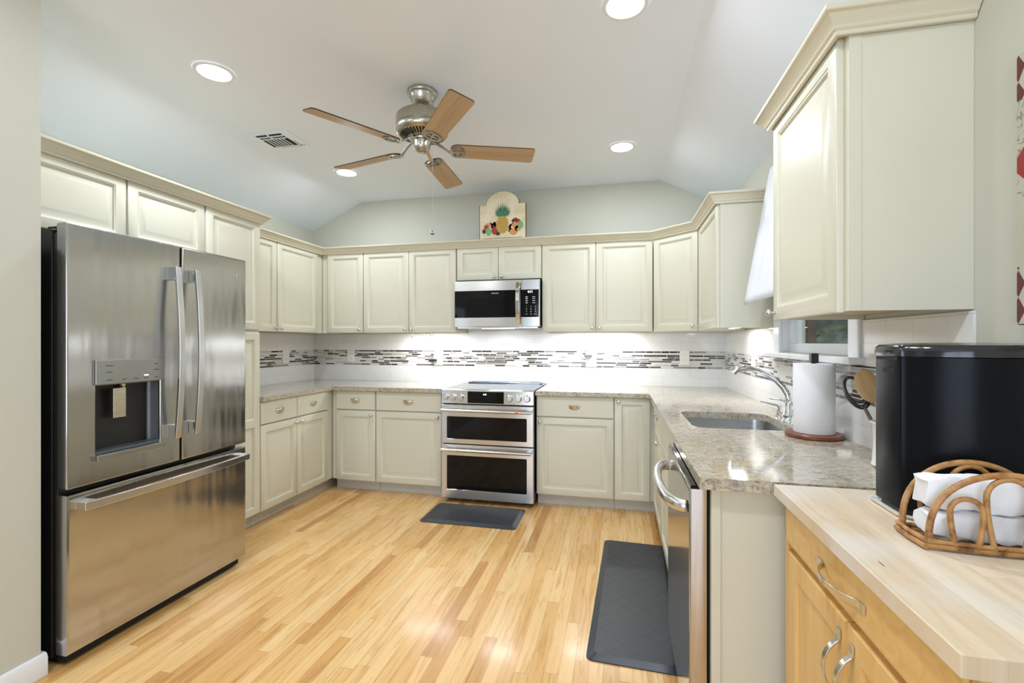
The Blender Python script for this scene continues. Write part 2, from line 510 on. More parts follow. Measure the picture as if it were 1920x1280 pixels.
def thing(name, label, cat, loc=(0, 0, 0), rotz=0.0, group=None):
    o = bpy.data.objects.new(name, None)
    o.empty_display_size = 0.1
    COL.objects.link(o)
    o.location = loc; o.rotation_euler = (0, 0, rotz)
    return tag(o, label, cat, group)
def tag(o, label, cat, group=None):
    o['label'] = label; o['category'] = cat
    if group: o['group'] = group
    return o
def struct(o):
    o['kind'] = 'structure'; return o
def text(name, body, size, material, parent, loc, rot=(PI / 2, 0, 0), ext=0.0003, align='CENTER'):
    cu = bpy.data.curves.new(name, 'FONT')
    cu.body = body; cu.size = size; cu.extrude = ext; cu.align_x = align; cu.align_y = 'CENTER'
    tmp = bpy.data.objects.new('tmp_text', cu)
    me = bpy.data.meshes.new_from_object(tmp)
    bpy.data.objects.remove(tmp)
    me.materials.clear(); me.materials.append(material)
    o = bpy.data.objects.new(name, me)
    COL.objects.link(o); o.parent = parent
    o.location = loc; o.rotation_euler = rot
    return o

# ---------------------------------------------------------------- room shell
b = MB(); b.box(-5.2, 3.0, -3.4, 4.45, -0.05, 0.0)
struct(b.build('floor', M_FLOOR))
# vaulted ceiling: flat centre with a slope down to each side wall
CL, CR, WZL, WZR = -2.534, 0.355, 2.452, 2.458
b = MB()
prof = [(XL - 0.12, WZL - 0.0574), (XL, WZL), (CL, CZ), (CR, CZ), (XR, WZR), (XR + 0.12, WZR - 0.057), (XR + 0.12, CZ + 0.15), (XL - 0.12, CZ + 0.15)]
b.rings([[(p[0], -1.2, p[1]) for p in prof], [(p[0], YB + 0.1, p[1]) for p in prof]])
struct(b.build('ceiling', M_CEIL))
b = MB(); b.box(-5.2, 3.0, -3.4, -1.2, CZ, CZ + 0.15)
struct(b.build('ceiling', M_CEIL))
# back wall
b = MB(); b.prism([(XL - 0.12, 0), (XR + 0.12, 0), (XR + 0.12, WZR - 0.06), (XR, WZR), (CR, CZ), (CL, CZ), (XL, WZL), (XL - 0.12, WZL - 0.06)], YB, YB + 0.12, 'y')
struct(b.build('wall_back', M_WALL))
# left kitchen wall and the wall stub that hides the fridge alcove
b = MB(); b.box(XL - 0.12, XL, 1.30, YB, 0, WZL)
struct(b.build('wall_left', M_WALL))
b = MB(); b.box(-3.085, -2.19, 1.235, 1.357, 0, WZL); b.prism([(-3.085, WZL), (-2.19, WZL), (-2.19, CZ), (CL, CZ)], 1.235, 1.357, 'y')
b.box(-2.31, -2.19, -1.2, 1.235, 0, CZ)
struct(b.build('wall_left_stub', M_WALL))
# right wall with the window opening
WY0, WY1, WZ0, WZ1 = 2.06, 2.88, 1.245, 2.15
b = MB()
b.box(XR, XR + 0.12, -1.2, WY0, 0, WZR); b.box(XR, XR + 0.12, WY1, YB, 0, WZR)
b.box(XR, XR + 0.12, WY0, WY1, 0, WZ0); b.box(XR, XR + 0.12, WY0, WY1, WZ1, WZR)
struct(b.build('wall_right', M_WALL))
# dining end behind the camera
b = MB(); b.box(-5.2, -2.31, -1.32, -1.2, 0, CZ)
struct(b.build('wall_dining_left', M_WALL))
b = MB(); b.box(XR + 0.12, 3.0, -1.32, -1.2, 0, CZ)
struct(b.build('wall_dining_right', M_WALL))
b = MB(); b.box(-5.2, -2.0, -3.4, -3.3, 0, CZ); b.box(0.6, 3.0, -3.4, -3.3, 0, CZ); b.box(-2.0, 0.6, -3.4, -3.3, 2.35, CZ)
struct(b.build('wall_rear', M_WALL))
b = MB(); b.box(-5.3, -5.2, -3.4, -1.2, 0, CZ)
struct(b.build('wall_far_left', M_WALL))
b = MB(); b.box(2.95, 3.05, -3.4, -1.2, 0, 0.85); b.box(2.95, 3.05, -3.4, -1.2, 2.2, CZ); b.box(2.95, 3.05, -3.4, -2.15, .85, 2.2); b.box(2.95, 3.05, -0.85 - .35, -0.85 - .45, .85, 2.2)
struct(b.build('wall_far_right', M_WALL))
# patio door frame behind the camera
b = MB()
for x in (-2.0, -0.73, 0.54): b.box(x, x + 0.06, -3.38, -3.31, 0, 2.35)
b.box(-2.0, 0.6, -3.38, -3.31, 2.29, 2.35); b.box(-2.0, 0.6, -3.38, -3.31, 0, 0.08)
struct(b.build('door_1', M_TRIM))
# baseboard of the stub wall
b = MB(); b.prism([(-2.19, 0.0), (-2.175, 0.0), (-2.175, 0.070), (-2.181, 0.084), (-2.19, 0.088)], -1.2, 1.372, 'y')
b.box(-2.30, -2.19, 1.357, 1.372, 0, 0.088)
struct(b.build('baseboard_left', M_TRIM, bevel=0.002))

# ---------------------------------------------------------------- backsplash
def splash(name, label, boxes, mos, mt, mm):
    b = MB()
    for q in boxes: b.box(*q)
    o = tag(b.build(name, mt), label, 'backsplash')
    b = MB()
    for q in mos: b.box(*q)
    b.build('mosaic_band', mm, o)
    return o
T = 0.008
splash('tile_backsplash', 'white subway tile backsplash with strip mosaic band along the back wall behind the range',
       [(XL + T, XR - T, YB - T, YB - 0.0006, 0.90, 1.3835), (-1.40, -0.63, YB - T, YB - 0.0006, 1.3835, 1.429)],
       [(XL + T, XR - T, YB - T - 0.0015, YB - T, 1.070, 1.220)], M_TILE_X, M_MOS_X)
splash('tile_backsplash', 'short white tile backsplash with mosaic band on the left wall beside the pantry',
       [(XL + 0.0006, XL + T, 2.80, YB - T, 0.90, 1.3835)],
       [(XL + T, XL + T + 0.0015, 2.80, YB - T, 1.070, 1.220)], M_TILE_Y, M_MOS_Y)
splash('tile_backsplash', 'white tile backsplash with mosaic band around the sink window on the right wall',
       [(XR - T, XR - 0.0006, 1.425, YB - T, 0.90, 1.212), (XR - T, XR - 0.0006, 2.968, YB - T, 1.212, 1.3835), (XR - T, XR - 0.0006, 1.425, 1.982, 1.212, 1.3805)],
       [(XR - T - 0.0015, XR - T, 1.425, YB - T, 1.070, 1.212)], M_TILE_Y, M_MOS_Y)

# ---------------------------------------------------------------- window over the sink
w = bpy.data.objects.new('window_1', None); COL.objects.link(w); struct(w); w.location = (XR, 2.47, WZ0)
def wb(name, boxes, m, bev=0.003, par=w):
    b = MB()
    for q in boxes: b.box(*q)
    return b.build(name, m, par, bevel=bev)
L = lambda y: y - 2.47
Zw = lambda z: z - WZ0
wb('window_frame', [(-0.018, 0.0, L(WY1 - .01), L(2.965), Zw(1.235), Zw(2.22)), (-0.018, 0.0, L(1.985), L(WY0 + .01), Zw(1.235), Zw(2.22)),
                    (-0.018, 0.0, L(1.985), L(2.965), Zw(2.14), Zw(2.22)),
                    (0.0, 0.10, L(WY1 - 0.015), L(WY1), 0, Zw(WZ1)), (0.0, 0.10, L(WY0), L(WY0 + 0.015), 0, Zw(WZ1))], M_TRIM)
wb('window_sill', [(-0.065, 0.10, L(1.955), L(3.0), Zw(1.215), Zw(1.242))], M_TRIM, 0.005)
wb('window_sash', [(0.035, 0.065, L(WY0 + .015), L(WY1 - .015), Zw(1.243), Zw(1.293)), (0.035, 0.065, L(WY0 + .015), L(WY1 - .015), Zw(2.09), Zw(2.14)),
                   (0.035, 0.065, L(WY0 + .015), L(WY0 + .065), Zw(1.293), Zw(2.09)), (0.035, 0.065, L(WY1 - .065), L(WY1 - .015), Zw(1.293), Zw(2.09)),
                   (0.040, 0.060, L(WY0 + .065), L(WY1 - .065), Zw(1.70), Zw(1.74))], M_TRIM)
wb('window_pane', [(0.048, 0.052, L(WY0 + .06), L(WY1 - .06), Zw(1.288), Zw(2.095))], M_GLASS, 0)

# what stands outside the window
b = MB()
for k in range(7):
    x = 1.105 + k * 0.066
    b.box(x, x + 0.060, 4.20, 4.22, 0.0, 2.1)
tag(b.build('wooden_fence', M_FENCE), 'dark brown board fence seen through the sink window', 'fence')
def shrub(loc, r, label, seed):
    rnd = random.Random(seed)
    root = MB()
    for k in range(900):
        a, c = rnd.uniform(0, 2 * PI), rnd.uniform(-0.6, 1)
        rr = r * rnd.uniform(0.75, 1.05)
        s_ = math.sqrt(max(0, 1 - c * c))
        p = Vector((rr * s_ * math.cos(a), rr * s_ * math.sin(a), r * 0.75 + rr * c * 0.85))
        u = Vector((rnd.uniform(-1, 1), rnd.uniform(-1, 1), rnd.uniform(-1, 1))).normalized() * 0.07
        v = u.cross(Vector((rnd.uniform(-1, 1), rnd.uniform(-1, 1), 1))).normalized() * 0.035
        root.face([root.bm.verts.new(p + q) for q in (-u, v, u, -v)])
    root.ball((0, 0, r * 0.75), r * 0.82, 16, 10)
    o = root.build('shrub', M_LEAF, loc=loc)
    tag(o, label, 'shrub', 'shrubs outside the sink window')
shrub((2.95, 7.1, -0.09), 1.35, 'dark leafy shrub beside the fence, seen through the sink window', 1)
shrub((5.6, 11.6, 0.0), 2.5, 'large dark leafy shrub behind the nearer one, seen through the sink window', 2)
b = MB(); b.box(1.05, 12, -1, 18, -0.3, -0.2)
tag(b.build('lawn', M_GRASS), 'yard ground outside the sink window', 'lawn')['kind'] = 'stuff'

# ---------------------------------------------------------------- cabinets
DOORR = [(0.0, 0.020), (0.0, 0.004), (0.0015, 0.0015), (0.0045, 0.0), (0.050, 0.0), (0.0525, 0.0025), (0.0565, 0.0035), (0.060, 0.0105), (0.0675, 0.0115), (0.092, 0.0025), (0.096, 0.0022)]
def knob(par, x, z, y=0.0):
    b = MB()
    b.lathe([(0.0075, 0.0), (0.0075, -0.003), (0.0045, -0.006), (0.0045, -0.014), (0.009, -0.017), (0.0135, -0.021), (0.0145, -0.026), (0.012, -0.031), (0.006, -0.034), (0.0005, -0.0345)], (x, y, z), 16, 'y')
    return b.build('knob', M_NICKEL, par, smooth=True)
def cup(par, x, z, y=0.0):
    b = MB()
    loops = []
    W, H, D = 0.043, 0.021, 0.024
    n = 14
    for j in range(9):
        f = j / 8.0
        ph = f * PI * 0.56
        lp = []
        for k in range(n + 1):
            a = PI * k / n
            r = math.sin(ph)
            lp.append((x - W * math.cos(a) * (0.30 + 0.70 * r), y - D * math.cos(ph * 0.85) * sn(a, 0.6) * 1.0, z + 0.012 - H * 1.5 * (1 - math.cos(ph)) * sn(a, 0.5)))
        loops.append(lp)
    b.rings(loops, False, False, closed=False)
    o = b.build('cup_pull', M_NICKEL, par, smooth=True)
    md = o.modifiers.new('solid', 'SOLIDIFY'); md.thickness = 0.002
    return o
def door(par, x0, x1, z0, z1, kx=None, kz=None, m=None, split=None, name='door'):
    b = MB()
    m = m or M_CAB
    if split:
        for (a, c) in ((z0, split), (split, z1)):
            lo = 0.0 if a == z0 else 1
            f = (lambda i: (i, i, i, max(0, i - 0.024)) if a == z0 else (i, i, max(0, i - 0.024), i))
            b.raised(x0, x1, a, c, 0, [(f(i), d) if i else (0.0, d) for i, d in DOORR if not (0 < i < .003)] )
    else:
        w_ = x1 - x0
        s_ = 1.0 if w_ > 0.24 else max(0.55, w_ / 0.24)
        b.raised(x0, x1, z0, z1, 0, [(i * (s_ if i > 0.01 else 1), d) for i, d in DOORR])
    o = b.build(name, m, par, smooth=True)
    if kx is not None: knob(o, kx, kz)
    return o
def drawer(par, x0, x1, z0, z1):
    b = MB(); b.raised(x0, x1, z0, z1, 0, [(0, 0.02), (0, 0.003), (0.003, 0.0), (0.006, 0.0)])
    o = b.build('drawer', M_CAB, par)
    cup(o, (x0 + x1) / 2, (z0 + z1) / 2)
    return o
def cabinet(name, label, cat, loc, rotz, w, depth, z0, z1, group=None, toe=False, under=False, x0=0.0, top_dark=False):
    r = thing(name, label, cat, loc, rotz, group)
    b = MB()
    b.box(x0, w, 0.0205, depth, z0 + (0.018 if under else 0.0), z1, 0)
    if under:
        b.box(x0, x0 + 0.014, 0.0205, depth, z0, z0 + 0.018); b.box(w - 0.014, w, 0.0205, depth, z0, z0 + 0.018)
        b.box(x0 + 0.014, w - 0.014, 0.0205, 0.034, z0, z0 + 0.018)
    if toe: pass
    b.build('cabinet_body', [M_CAB], r)
    if under:
        b = MB(); b.box(x0 + .0145, w - .0145, 0.0345, depth - .004, z0 + 0.0155, z0 + 0.0178); b.build('cabinet_underside', M_CABIN, r)
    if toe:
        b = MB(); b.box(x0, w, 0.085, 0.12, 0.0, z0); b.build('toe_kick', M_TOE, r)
    return r
UZ0, UZ1 = 1.385, 2.140
GU = 'cream upper cabinets'
GB = 'cream base cabinets'
YF = 3.926
kz_u = UZ0 + 0.032
# back uppers, left to right
r = cabinet('upper_cabinet', 'single-door cream upper cabinet in the left back corner', 'cabinet', (-2.700, YF, 0), 0, 0.376, 0.323, UZ0, UZ1, GU, under=True, x0=-0.06)
door(r, 0.003, 0.374, UZ0, UZ1, 0.345, kz_u)
r = cabinet('upper_cabinet', 'double-door cream upper cabinet left of the microwave, dangling wires below', 'cabinet', (-2.321, YF, 0), 0, 0.914, 0.323, UZ0, UZ1, GU, under=True)
door(r, 0.003, 0.457, UZ0, UZ1, 0.43, kz_u); door(r, 0.461, 0.912, UZ0, UZ1, 0.488, kz_u)
r = cabinet('upper_cabinet', 'short two-door cream upper cabinet directly above the microwave', 'cabinet', (-1.404, YF, 0), 0, 0.768, 0.323, 1.845, UZ1, GU)
door(r, 0.006, 0.383, 1.845, UZ1, 0.355, 1.868); door(r, 0.387, 0.762, 1.845, UZ1, 0.414, 1.868)
r = cabinet('upper_cabinet', 'wide double-door cream upper cabinet right of the microwave', 'cabinet', (-0.634, YF, 0), 0, 0.906, 0.323, UZ0, UZ1, GU, under=True)
door(r, 0.003, 0.451, UZ0, UZ1, 0.425, kz_u); door(r, 0.455, 0.907, UZ0, UZ1, 0.482, kz_u)
# diagonal corner cabinet
p0, p1 = Vector((0.277, YF)), Vector((0.576, 3.652))
dv = p1 - p0; ln = dv.length; ang = math.atan2(dv.y, dv.x)
r = thing('upper_cabinet', 'diagonal cream corner upper cabinet in the right back corner', 'cabinet', (p0.x, p0.y, 0), ang, GU)
b = MB()
R = Matrix.Rotation(-ang, 2)
q = [R @ (Vector(p) - p0) for p in ((0.280, YF + 0.02), (0.59, 3.656), (XR - .001, 3.652), (XR - .001, YB - .001), (0.276, YB - .001))]
q[0] = Vector((0.0, 0.021)); q[1] = Vector((ln, 0.021))
b.prism([(v.x, v.y) for v in q], UZ0, UZ1, 'z')
b.build('cabinet_body', M_CAB, r)
door(r, 0.0015, ln - 0.006, UZ0, UZ1, ln - 0.035, kz_u)
# small right cabinet beside the window
RF = -PI / 2
r = cabinet('upper_cabinet', 'narrow cream upper cabinet between corner and sink window', 'cabinet', (0.576, 3.646, 0), RF, 0.646, 0.317, UZ0, UZ1, GU, under=True)
door(r, 0.004, 0.640, UZ0, UZ1, 0.035 + 0.29 - 0.29, kz_u)
b = MB(); b.box(0, 0.026, 0, 0.004, 0, UZ1 - UZ0); b.box(0.026, 0.296, 0.0015, 0.004, 0, UZ1 - UZ0)
o = b.build('side_panel', M_CAB, r); o.location = (0.650, 0.317, UZ0); o.rotation_euler = (0, 0, PI / 2)
o.location = (0.650, 0.0215, UZ0); o.rotation_euler = (0, 0, PI / 2)
# big right upper cabinet near the camera
r = cabinet('upper_cabinet', 'large cream upper cabinet nearest the camera with plain end panel', 'cabinet', (0.588, 1.995, 0), RF, 0.558, 0.305, UZ0, UZ1, GU, under=True)
d_ = door(r, 0.004, 0.538, UZ0 - 0.003, UZ1, 0.034, kz_u - 0.006)
b = MB(); b.box(0, 0.030, 0, 0.006, 0, UZ1 - UZ0); b.box(0.030, 0.285, 0.002, 0.006, 0, UZ1 - UZ0)
o = b.build('side_panel', M_CAB, r); o.location = (0.564, 0.0215, UZ0); o.rotation_euler = (0, 0, PI / 2)
# left uppers
LF = PI / 2
r = cabinet('upper_cabinet', 'double-door cream upper cabinet on the left wall beside the pantry', 'cabinet', (-2.756, 2.803, 0), LF, 1.065, 0.328, UZ0, UZ1, GU, under=True)
door(r, 0.003, 0.521, UZ0, UZ1, 0.495, kz_u); door(r, 0.530, 1.061, UZ0, UZ1, 0.557, kz_u)
b = MB(); b.box(1.066, 1.454, 0.012, 0.328, UZ0, UZ1); b.build('corner_filler', M_CAB, r)
# over-fridge cabinet and pantry
r = cabinet('fridge_top_cabinet', 'two-door cream cabinet above the refrigerator', 'cabinet', (-2.455, 1.385, 0), LF, 0.968, 0.62, 1.80, UZ1)
door(r, 0.003, 0.498, 1.80, UZ1); door(r, 0.508, 0.962, 1.80, UZ1)
r = cabinet('pantry_cabinet', 'tall cream pantry cabinet just past the refrigerator', 'cabinet', (-2.455, 2.356, 0), LF, 0.444, 0.62, 0.10, UZ1, toe=True)
door(r, 0.003, 0.441, 1.385, UZ1); door(r, 0.003, 0.441, 0.102, 1.366, split=0.735)

# base cabinets
BZ0, BZ1, DZ, DRZ = 0.100, 0.878, 0.706, 0.716
kzb = DZ - 0.032
r = cabinet('base_cabinet', 'two-drawer two-door cream base cabinet on the left wall by the pantry', 'cabinet', (-2.455, 2.803, 0), LF, 0.800, 0.620, BZ0, BZ1, GB, toe=True)
drawer(r, 0.003, 0.380, DRZ, 0.876); drawer(r, 0.386, 0.775, DRZ, 0.876)
door(r, 0.003, 0.380, BZ0, DZ, 0.352, kzb); door(r, 0.386, 0.775, BZ0, DZ, 0.414, kzb)
YC = 3.632
b = MB(); b.box(0.781, 1.170, 0.010, 0.60, BZ0, BZ1); b.build('corner_filler', M_CAB, r)
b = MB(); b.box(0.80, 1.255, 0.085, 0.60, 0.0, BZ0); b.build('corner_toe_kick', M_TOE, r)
r = cabinet('base_cabinet', 'narrow one-drawer cream base cabinet in the left back corner', 'cabinet', (-2.409, YC, 0), 0, 0.378, 0.60, BZ0, BZ1, GB, toe=True, x0=-0.045)
drawer(r, 0.002, 0.374, DRZ, 0.876); door(r, 0.002, 0.374, BZ0, DZ, 0.345, kzb)
r = cabinet('base_cabinet', 'wide one-drawer cream base cabinet left of the range', 'cabinet', (-2.027, YC, 0), 0, 0.622, 0.60, BZ0, BZ1, GB, toe=True)
drawer(r, 0.003, 0.596, DRZ, 0.876); door(r, 0.003, 0.596, BZ0, DZ, 0.568, kzb)
r = cabinet('base_cabinet', 'wide one-drawer cream base cabinet right of the range', 'cabinet', (-0.632, YC, 0), 0, 0.602, 0.60, BZ0, BZ1, GB, toe=True)
drawer(r, 0.004, 0.597, DRZ, 0.876); door(r, 0.004, 0.597, BZ0, DZ, 0.032, kzb)
r = cabinet('base_cabinet', 'narrow full-height-door cream base cabinet in the right back corner', 'cabinet', (-0.028, YC, 0), 0, 0.300, 0.60, BZ0, BZ1, GB, toe=True)
door(r, 0.003, 0.262, BZ0, 0.876, 0.030, 0.846)
# right run (facing the room, towards -x)
XFR = 0.254
r = cabinet('base_cabinet', 'one-drawer cream base cabinet on the right between back corner and sink', 'cabinet', (XFR, 3.590, 0), RF, 0.64, 0.62, BZ0, BZ1, GB, toe=True)
drawer(r, 0.06, 0.634, DRZ, 0.876); door(r, 0.06, 0.634, BZ0, DZ, 0.60, kzb)
r = cabinet('base_cabinet', 'cream sink base cabinet with two doors right of the rubber mat', 'cabinet', (XFR, 2.947, 0), RF, 0.86, 0.62, BZ0, 0.66, GB, toe=True)
b = MB(); b.raised(0.003, 0.857, DRZ, 0.876, 0, [(0, 0.02), (0, 0.003), (0.003, 0.0), (0.006, 0.0)]); b.build('false_drawer_front', M_CAB, r)
b = MB(); b.box(0, 0.016, 0.0205, 0.62, 0.66, BZ1); b.box(0.844, 0.86, 0.0205, 0.62, 0.66, BZ1); b.box(0.016, 0.844, 0.0205, 0.036, 0.66, BZ1); b.build('cabinet_frame', M_CAB, r)
door(r, 0.003, 0.428, BZ0, DZ, 0.400, kzb); door(r, 0.432, 0.857, BZ0, DZ, 0.460, kzb)
# end panel
r = thing('end_panel', 'tall plain cream end panel closing the counter beside the dishwasher', 'panel', (0.264, 1.449, 0))
b = MB(); b.box(0, 0.629, 0.001, 0.020, 0, 0.879); b.build('panel', M_CAB, r)
b = MB(); b.box(0, 0.026, -0.004, 0.001, 0, 0.879); b.build('edge_strip', M_CAB, r, bevel=0.001)

# crown moulding runs
def crown(name, label, path, closed_ends=True, z=UZ1 - 0.012, sc=1.0):
    prof = [(0.0008, 0.0), (0.010, 0.0), (0.013, 0.004), (0.013, 0.010), (0.018, 0.014), (0.021, 0.018), (0.022, 0.022), (0.030, 0.030), (0.038, 0.041), (0.043, 0.047), (0.048, 0.049), (0.050, 0.052), (0.050, 0.062), (-0.03, 0.062), (-0.03, 0.0125), (0.0008, 0.0125)]
    b = MB()
    P = [Vector(p) for p in path]
    loops = []
    for i, p in enumerate(P):
        if i == 0: d1 = d2 = (P[1] - P[0]).normalized()
        elif i == len(P) - 1: d1 = d2 = (P[-1] - P[-2]).normalized()
        else: d1 = (P[i] - P[i - 1]).normalized(); d2 = (P[i + 1] - P[i]).normalized()
        n1 = Vector((d1.y, -d1.x)); n2 = Vector((d2.y, -d2.x))   # right-hand side = room
        n = (n1 + n2).normalized(); k = 1 / max(0.4, n.dot(n1))
        loops.append([(p.x + n.x * o_ * k * sc, p.y + n.y * o_ * k * sc, z + h) for o_, h in prof])
    b.rings(loops)
    return tag(b.build(name, M_CROWN, smooth=True), label, 'crown molding')
crown('crown_molding', 'low cream crown molding running over the back wall upper cabinets',
      [(-2.7555, 2.805), (-2.7555, YF), (0.2760, YF - 0.0005), (0.5745, 3.6512), (0.5745, 2.996), (XR - 0.003, 2.996)])
crown('crown_molding', 'cream crown molding over the fridge cabinet and pantry',
      [(-2.4545, 1.365), (-2.4545, 2.802), (-2.70, 2.802)])
crown('crown_molding', 'cream crown molding around the large near upper cabinet',
      [(XR - 0.003, 1.998), (0.585, 1.998), (0.585, 1.430), (XR - 0.003, 1.430)])

# ---------------------------------------------------------------- countertops
def slab(name, label, polys, z0=0.8805, z1=0.914, loc=(0, 0, 0)):
    b = MB()
    for p in polys: b.prism(p, z0, z1, 'z')
    bmesh.ops.remove_doubles(b.bm, verts=b.bm.verts, dist=0.0004)
    # remove coincident inner walls where two outlines meet
    seen = {}
    for f in list(b.bm.faces):
        k = tuple(sorted(v.index for v in f.verts)) if False else tuple(sorted((round(v.co.x, 4), round(v.co.y, 4), round(v.co.z, 4)) for v in f.verts))
        seen.setdefault(k, []).append(f)
    dead = [f for fs in seen.values() if len(fs) > 1 for f in fs]
    if dead: bmesh.ops.delete(b.bm, geom=dead, context='FACES_ONLY')
    return tag(b.build(name, M_GRAN), label, 'countertop')
c0 = T + 0.001
slab('countertop', 'L-shaped beige granite countertop left of the range',
     [[(XL + c0, 2.803), (-2.432, 2.803), (-2.432, 3.602), (-1.402, 3.602), (-1.402, YB - c0), (XL + c0, YB - c0)]])
def rr_pts(x0, x1, y0, y1, r, n=6):
    """rounded rectangle counter-clockwise starting at bottom-middle going right"""
    out = []
    for cx_, cy_, a0 in ((x1 - r, y0 + r, -PI / 2), (x1 - r, y1 - r, 0), (x0 + r, y1 - r, PI / 2), (x0 + r, y0 + r, PI)):
        for k in range(n + 1):
            a = a0 + PI / 2 * k / n
            out.append((cx_ + r * math.cos(a), cy_ + r * math.sin(a)))
    return out
SX0, SX1, SY0, SY1 = 0.335, 0.765, 2.235, 2.745
hole = rr_pts(SX0, SX1, SY0, SY1, 0.06)
n7 = 7
right_half = hole[:2 * n7]   # bottom-right arc then top-right arc
left_half = hole[2 * n7:]    # top-left arc then bottom-left arc
xm = 0.55
XE = XR - c0
east = [(xm, 1.412), (XE, 1.412), (XE, YB - c0), (xm, YB - c0), (xm, SY1)] + list(reversed(right_half)) + [(xm, SY0)]
west = [(xm, 1.412), (xm, SY0)] + list(reversed(left_half)) + [(xm, SY1), (xm, YB - c0), (-0.635, YB - c0), (-0.635, 3.602), (0.227, 3.602), (0.227, 1.412)]
slab('countertop', 'L-shaped beige granite countertop around the sink, right of the range', [east, west])
# sink bowl
r = thing('sink', 'undermount stainless single-bowl sink set in the right granite counter', 'sink', (0.55, 2.49, 0.68))
b = MB()
loops = []
for ins, z in ((-0.018, 0.8795), (-0.004, 0.8795), (-0.003, 0.872), (0.004, 0.72), (0.02, 0.69), (0.05, 0.683), (0.12, 0.680)):
    loops.append([(x - 0.55, y - 2.49, z - 0.68) for x, y in rr_pts(SX0 + ins, SX1 - ins, SY0 + ins, SY1 - ins, max(0.03, 0.062 - ins * 0.3))])
b.rings(loops, False, True)
o = b.build('bowl', M_STEELS, r, smooth=True)
b = MB(); b.lathe([(0.0, 0.001), (0.03, 0.001), (0.042, 0.003), (0.045, 0.0005)], (0, 0, 0), 24); b.build('drain', M_CHROME, r, smooth=True)

# ---------------------------------------------------------------- faucet and soap dispenser
r = thing('faucet', 'arched chrome kitchen faucet at the back of the sink', 'faucet', (0.80, 2.48, 0.9145))
b = MB(); b.lathe([(0.030, 0), (0.030, 0.006), (0.024, 0.014), (0.022, 0.03), (0.024, 0.034), (0.022, 0.04), (0.019, 0.075), (0.017, 0.08), (0.017, 0.09)], (0, 0, 0), 24); b.build('base', M_CHROME, r, smooth=True)
pts = [(0, 0, 0.085), (0, 0.0, 0.11), (-0.004, 0.002, 0.135), (-0.020, 0.006, 0.165), (-0.048, 0.012, 0.198), (-0.085, 0.018, 0.225), (-0.125, 0.024, 0.245), (-0.165, 0.028, 0.254), (-0.195, 0.031, 0.255)]
b = MB(); b.tube(pts, [0.016, 0.015, 0.0145, 0.014, 0.0135, 0.013, 0.012, 0.012, 0.012], 16)
b.build('spout', M_CHROME, r, smooth=True)
b = MB(); b.tube([(-0.18, 0.03, 0.257), (-0.205, 0.032, 0.256), (-0.228, 0.033, 0.246), (-0.240, 0.034, 0.232)], [0.013, 0.018, 0.019, 0.016], 16); b.build('spray_head', M_CHROME, r, smooth=True)
b = MB(); b.lathe([(0.024, 0), (0.024, 0.005), (0.019, 0.012), (0.018, 0.06), (0.020, 0.066), (0.018, 0.085), (0.010, 0.098), (0.001, 0.10)], (0.012, -0.072, 0), 20); b.build('lever_body', M_CHROME, r, smooth=True)
b = MB(); b.tube([(0.012, -0.072, 0.088), (-0.02, -0.062, 0.104), (-0.06, -0.03, 0.112), (-0.085, -0.012, 0.113)], [0.009, 0.006, 0.005, 0.0085], 12); b.build('lever', M_CHROME, r, smooth=True)
r = thing('soap_dispenser', 'small chrome soap dispenser pump left of the faucet', 'soap dispenser', (0.812, 2.65, 0.9145))
b = MB(); b.lathe([(0.020, 0), (0.020, 0.004), (0.012, 0.010), (0.012, 0.022), (0.014, 0.025), (0.008, 0.03), (0.008, 0.045), (0.011, 0.048), (0.011, 0.060), (0.001, 0.062)], (0, 0, 0), 18); b.build('base', M_CHROME, r, smooth=True)
b = MB(); b.tube([(0, 0, 0.055), (-0.03, 0.004, 0.062), (-0.085, 0.012, 0.074)], [0.006, 0.005, 0.004], 10); b.build('nozzle', M_NICKEL, r, smooth=True)

# ---------------------------------------------------------------- refrigerator
r = thing('refrigerator', 'stainless french-door refrigerator with water dispenser and bottom freezer', 'refrigerator', (-2.125, 1.401, 0), LF)
b = MB(); b.box(0.004, 0.904, 0.085, 0.78, 0.03, 1.755); b.box(0.01, 0.898, 0.062, 0.09, 0.06, 1.74); b.build('body', M_FRSIDE, r, bevel=0.004)
b = MB(); b.box(0.02, 0.888, 0.035, 0.085, 0.012, 0.052); b.box(0.03, 0.07, 0.1, 0.7, 0.0, 0.03); b.box(0.83, 0.87, 0.1, 0.7, 0.0, 0.03); b.build('foot_grille', M_DARK, r)
# hinge caps
for x in (0.03, 0.80):
    b = MB(); b.box(x, x + 0.075, 0.035, 0.15, 1.756, 1.772); b.build('hinge_cover', M_FRSIDE, r, bevel=0.004)
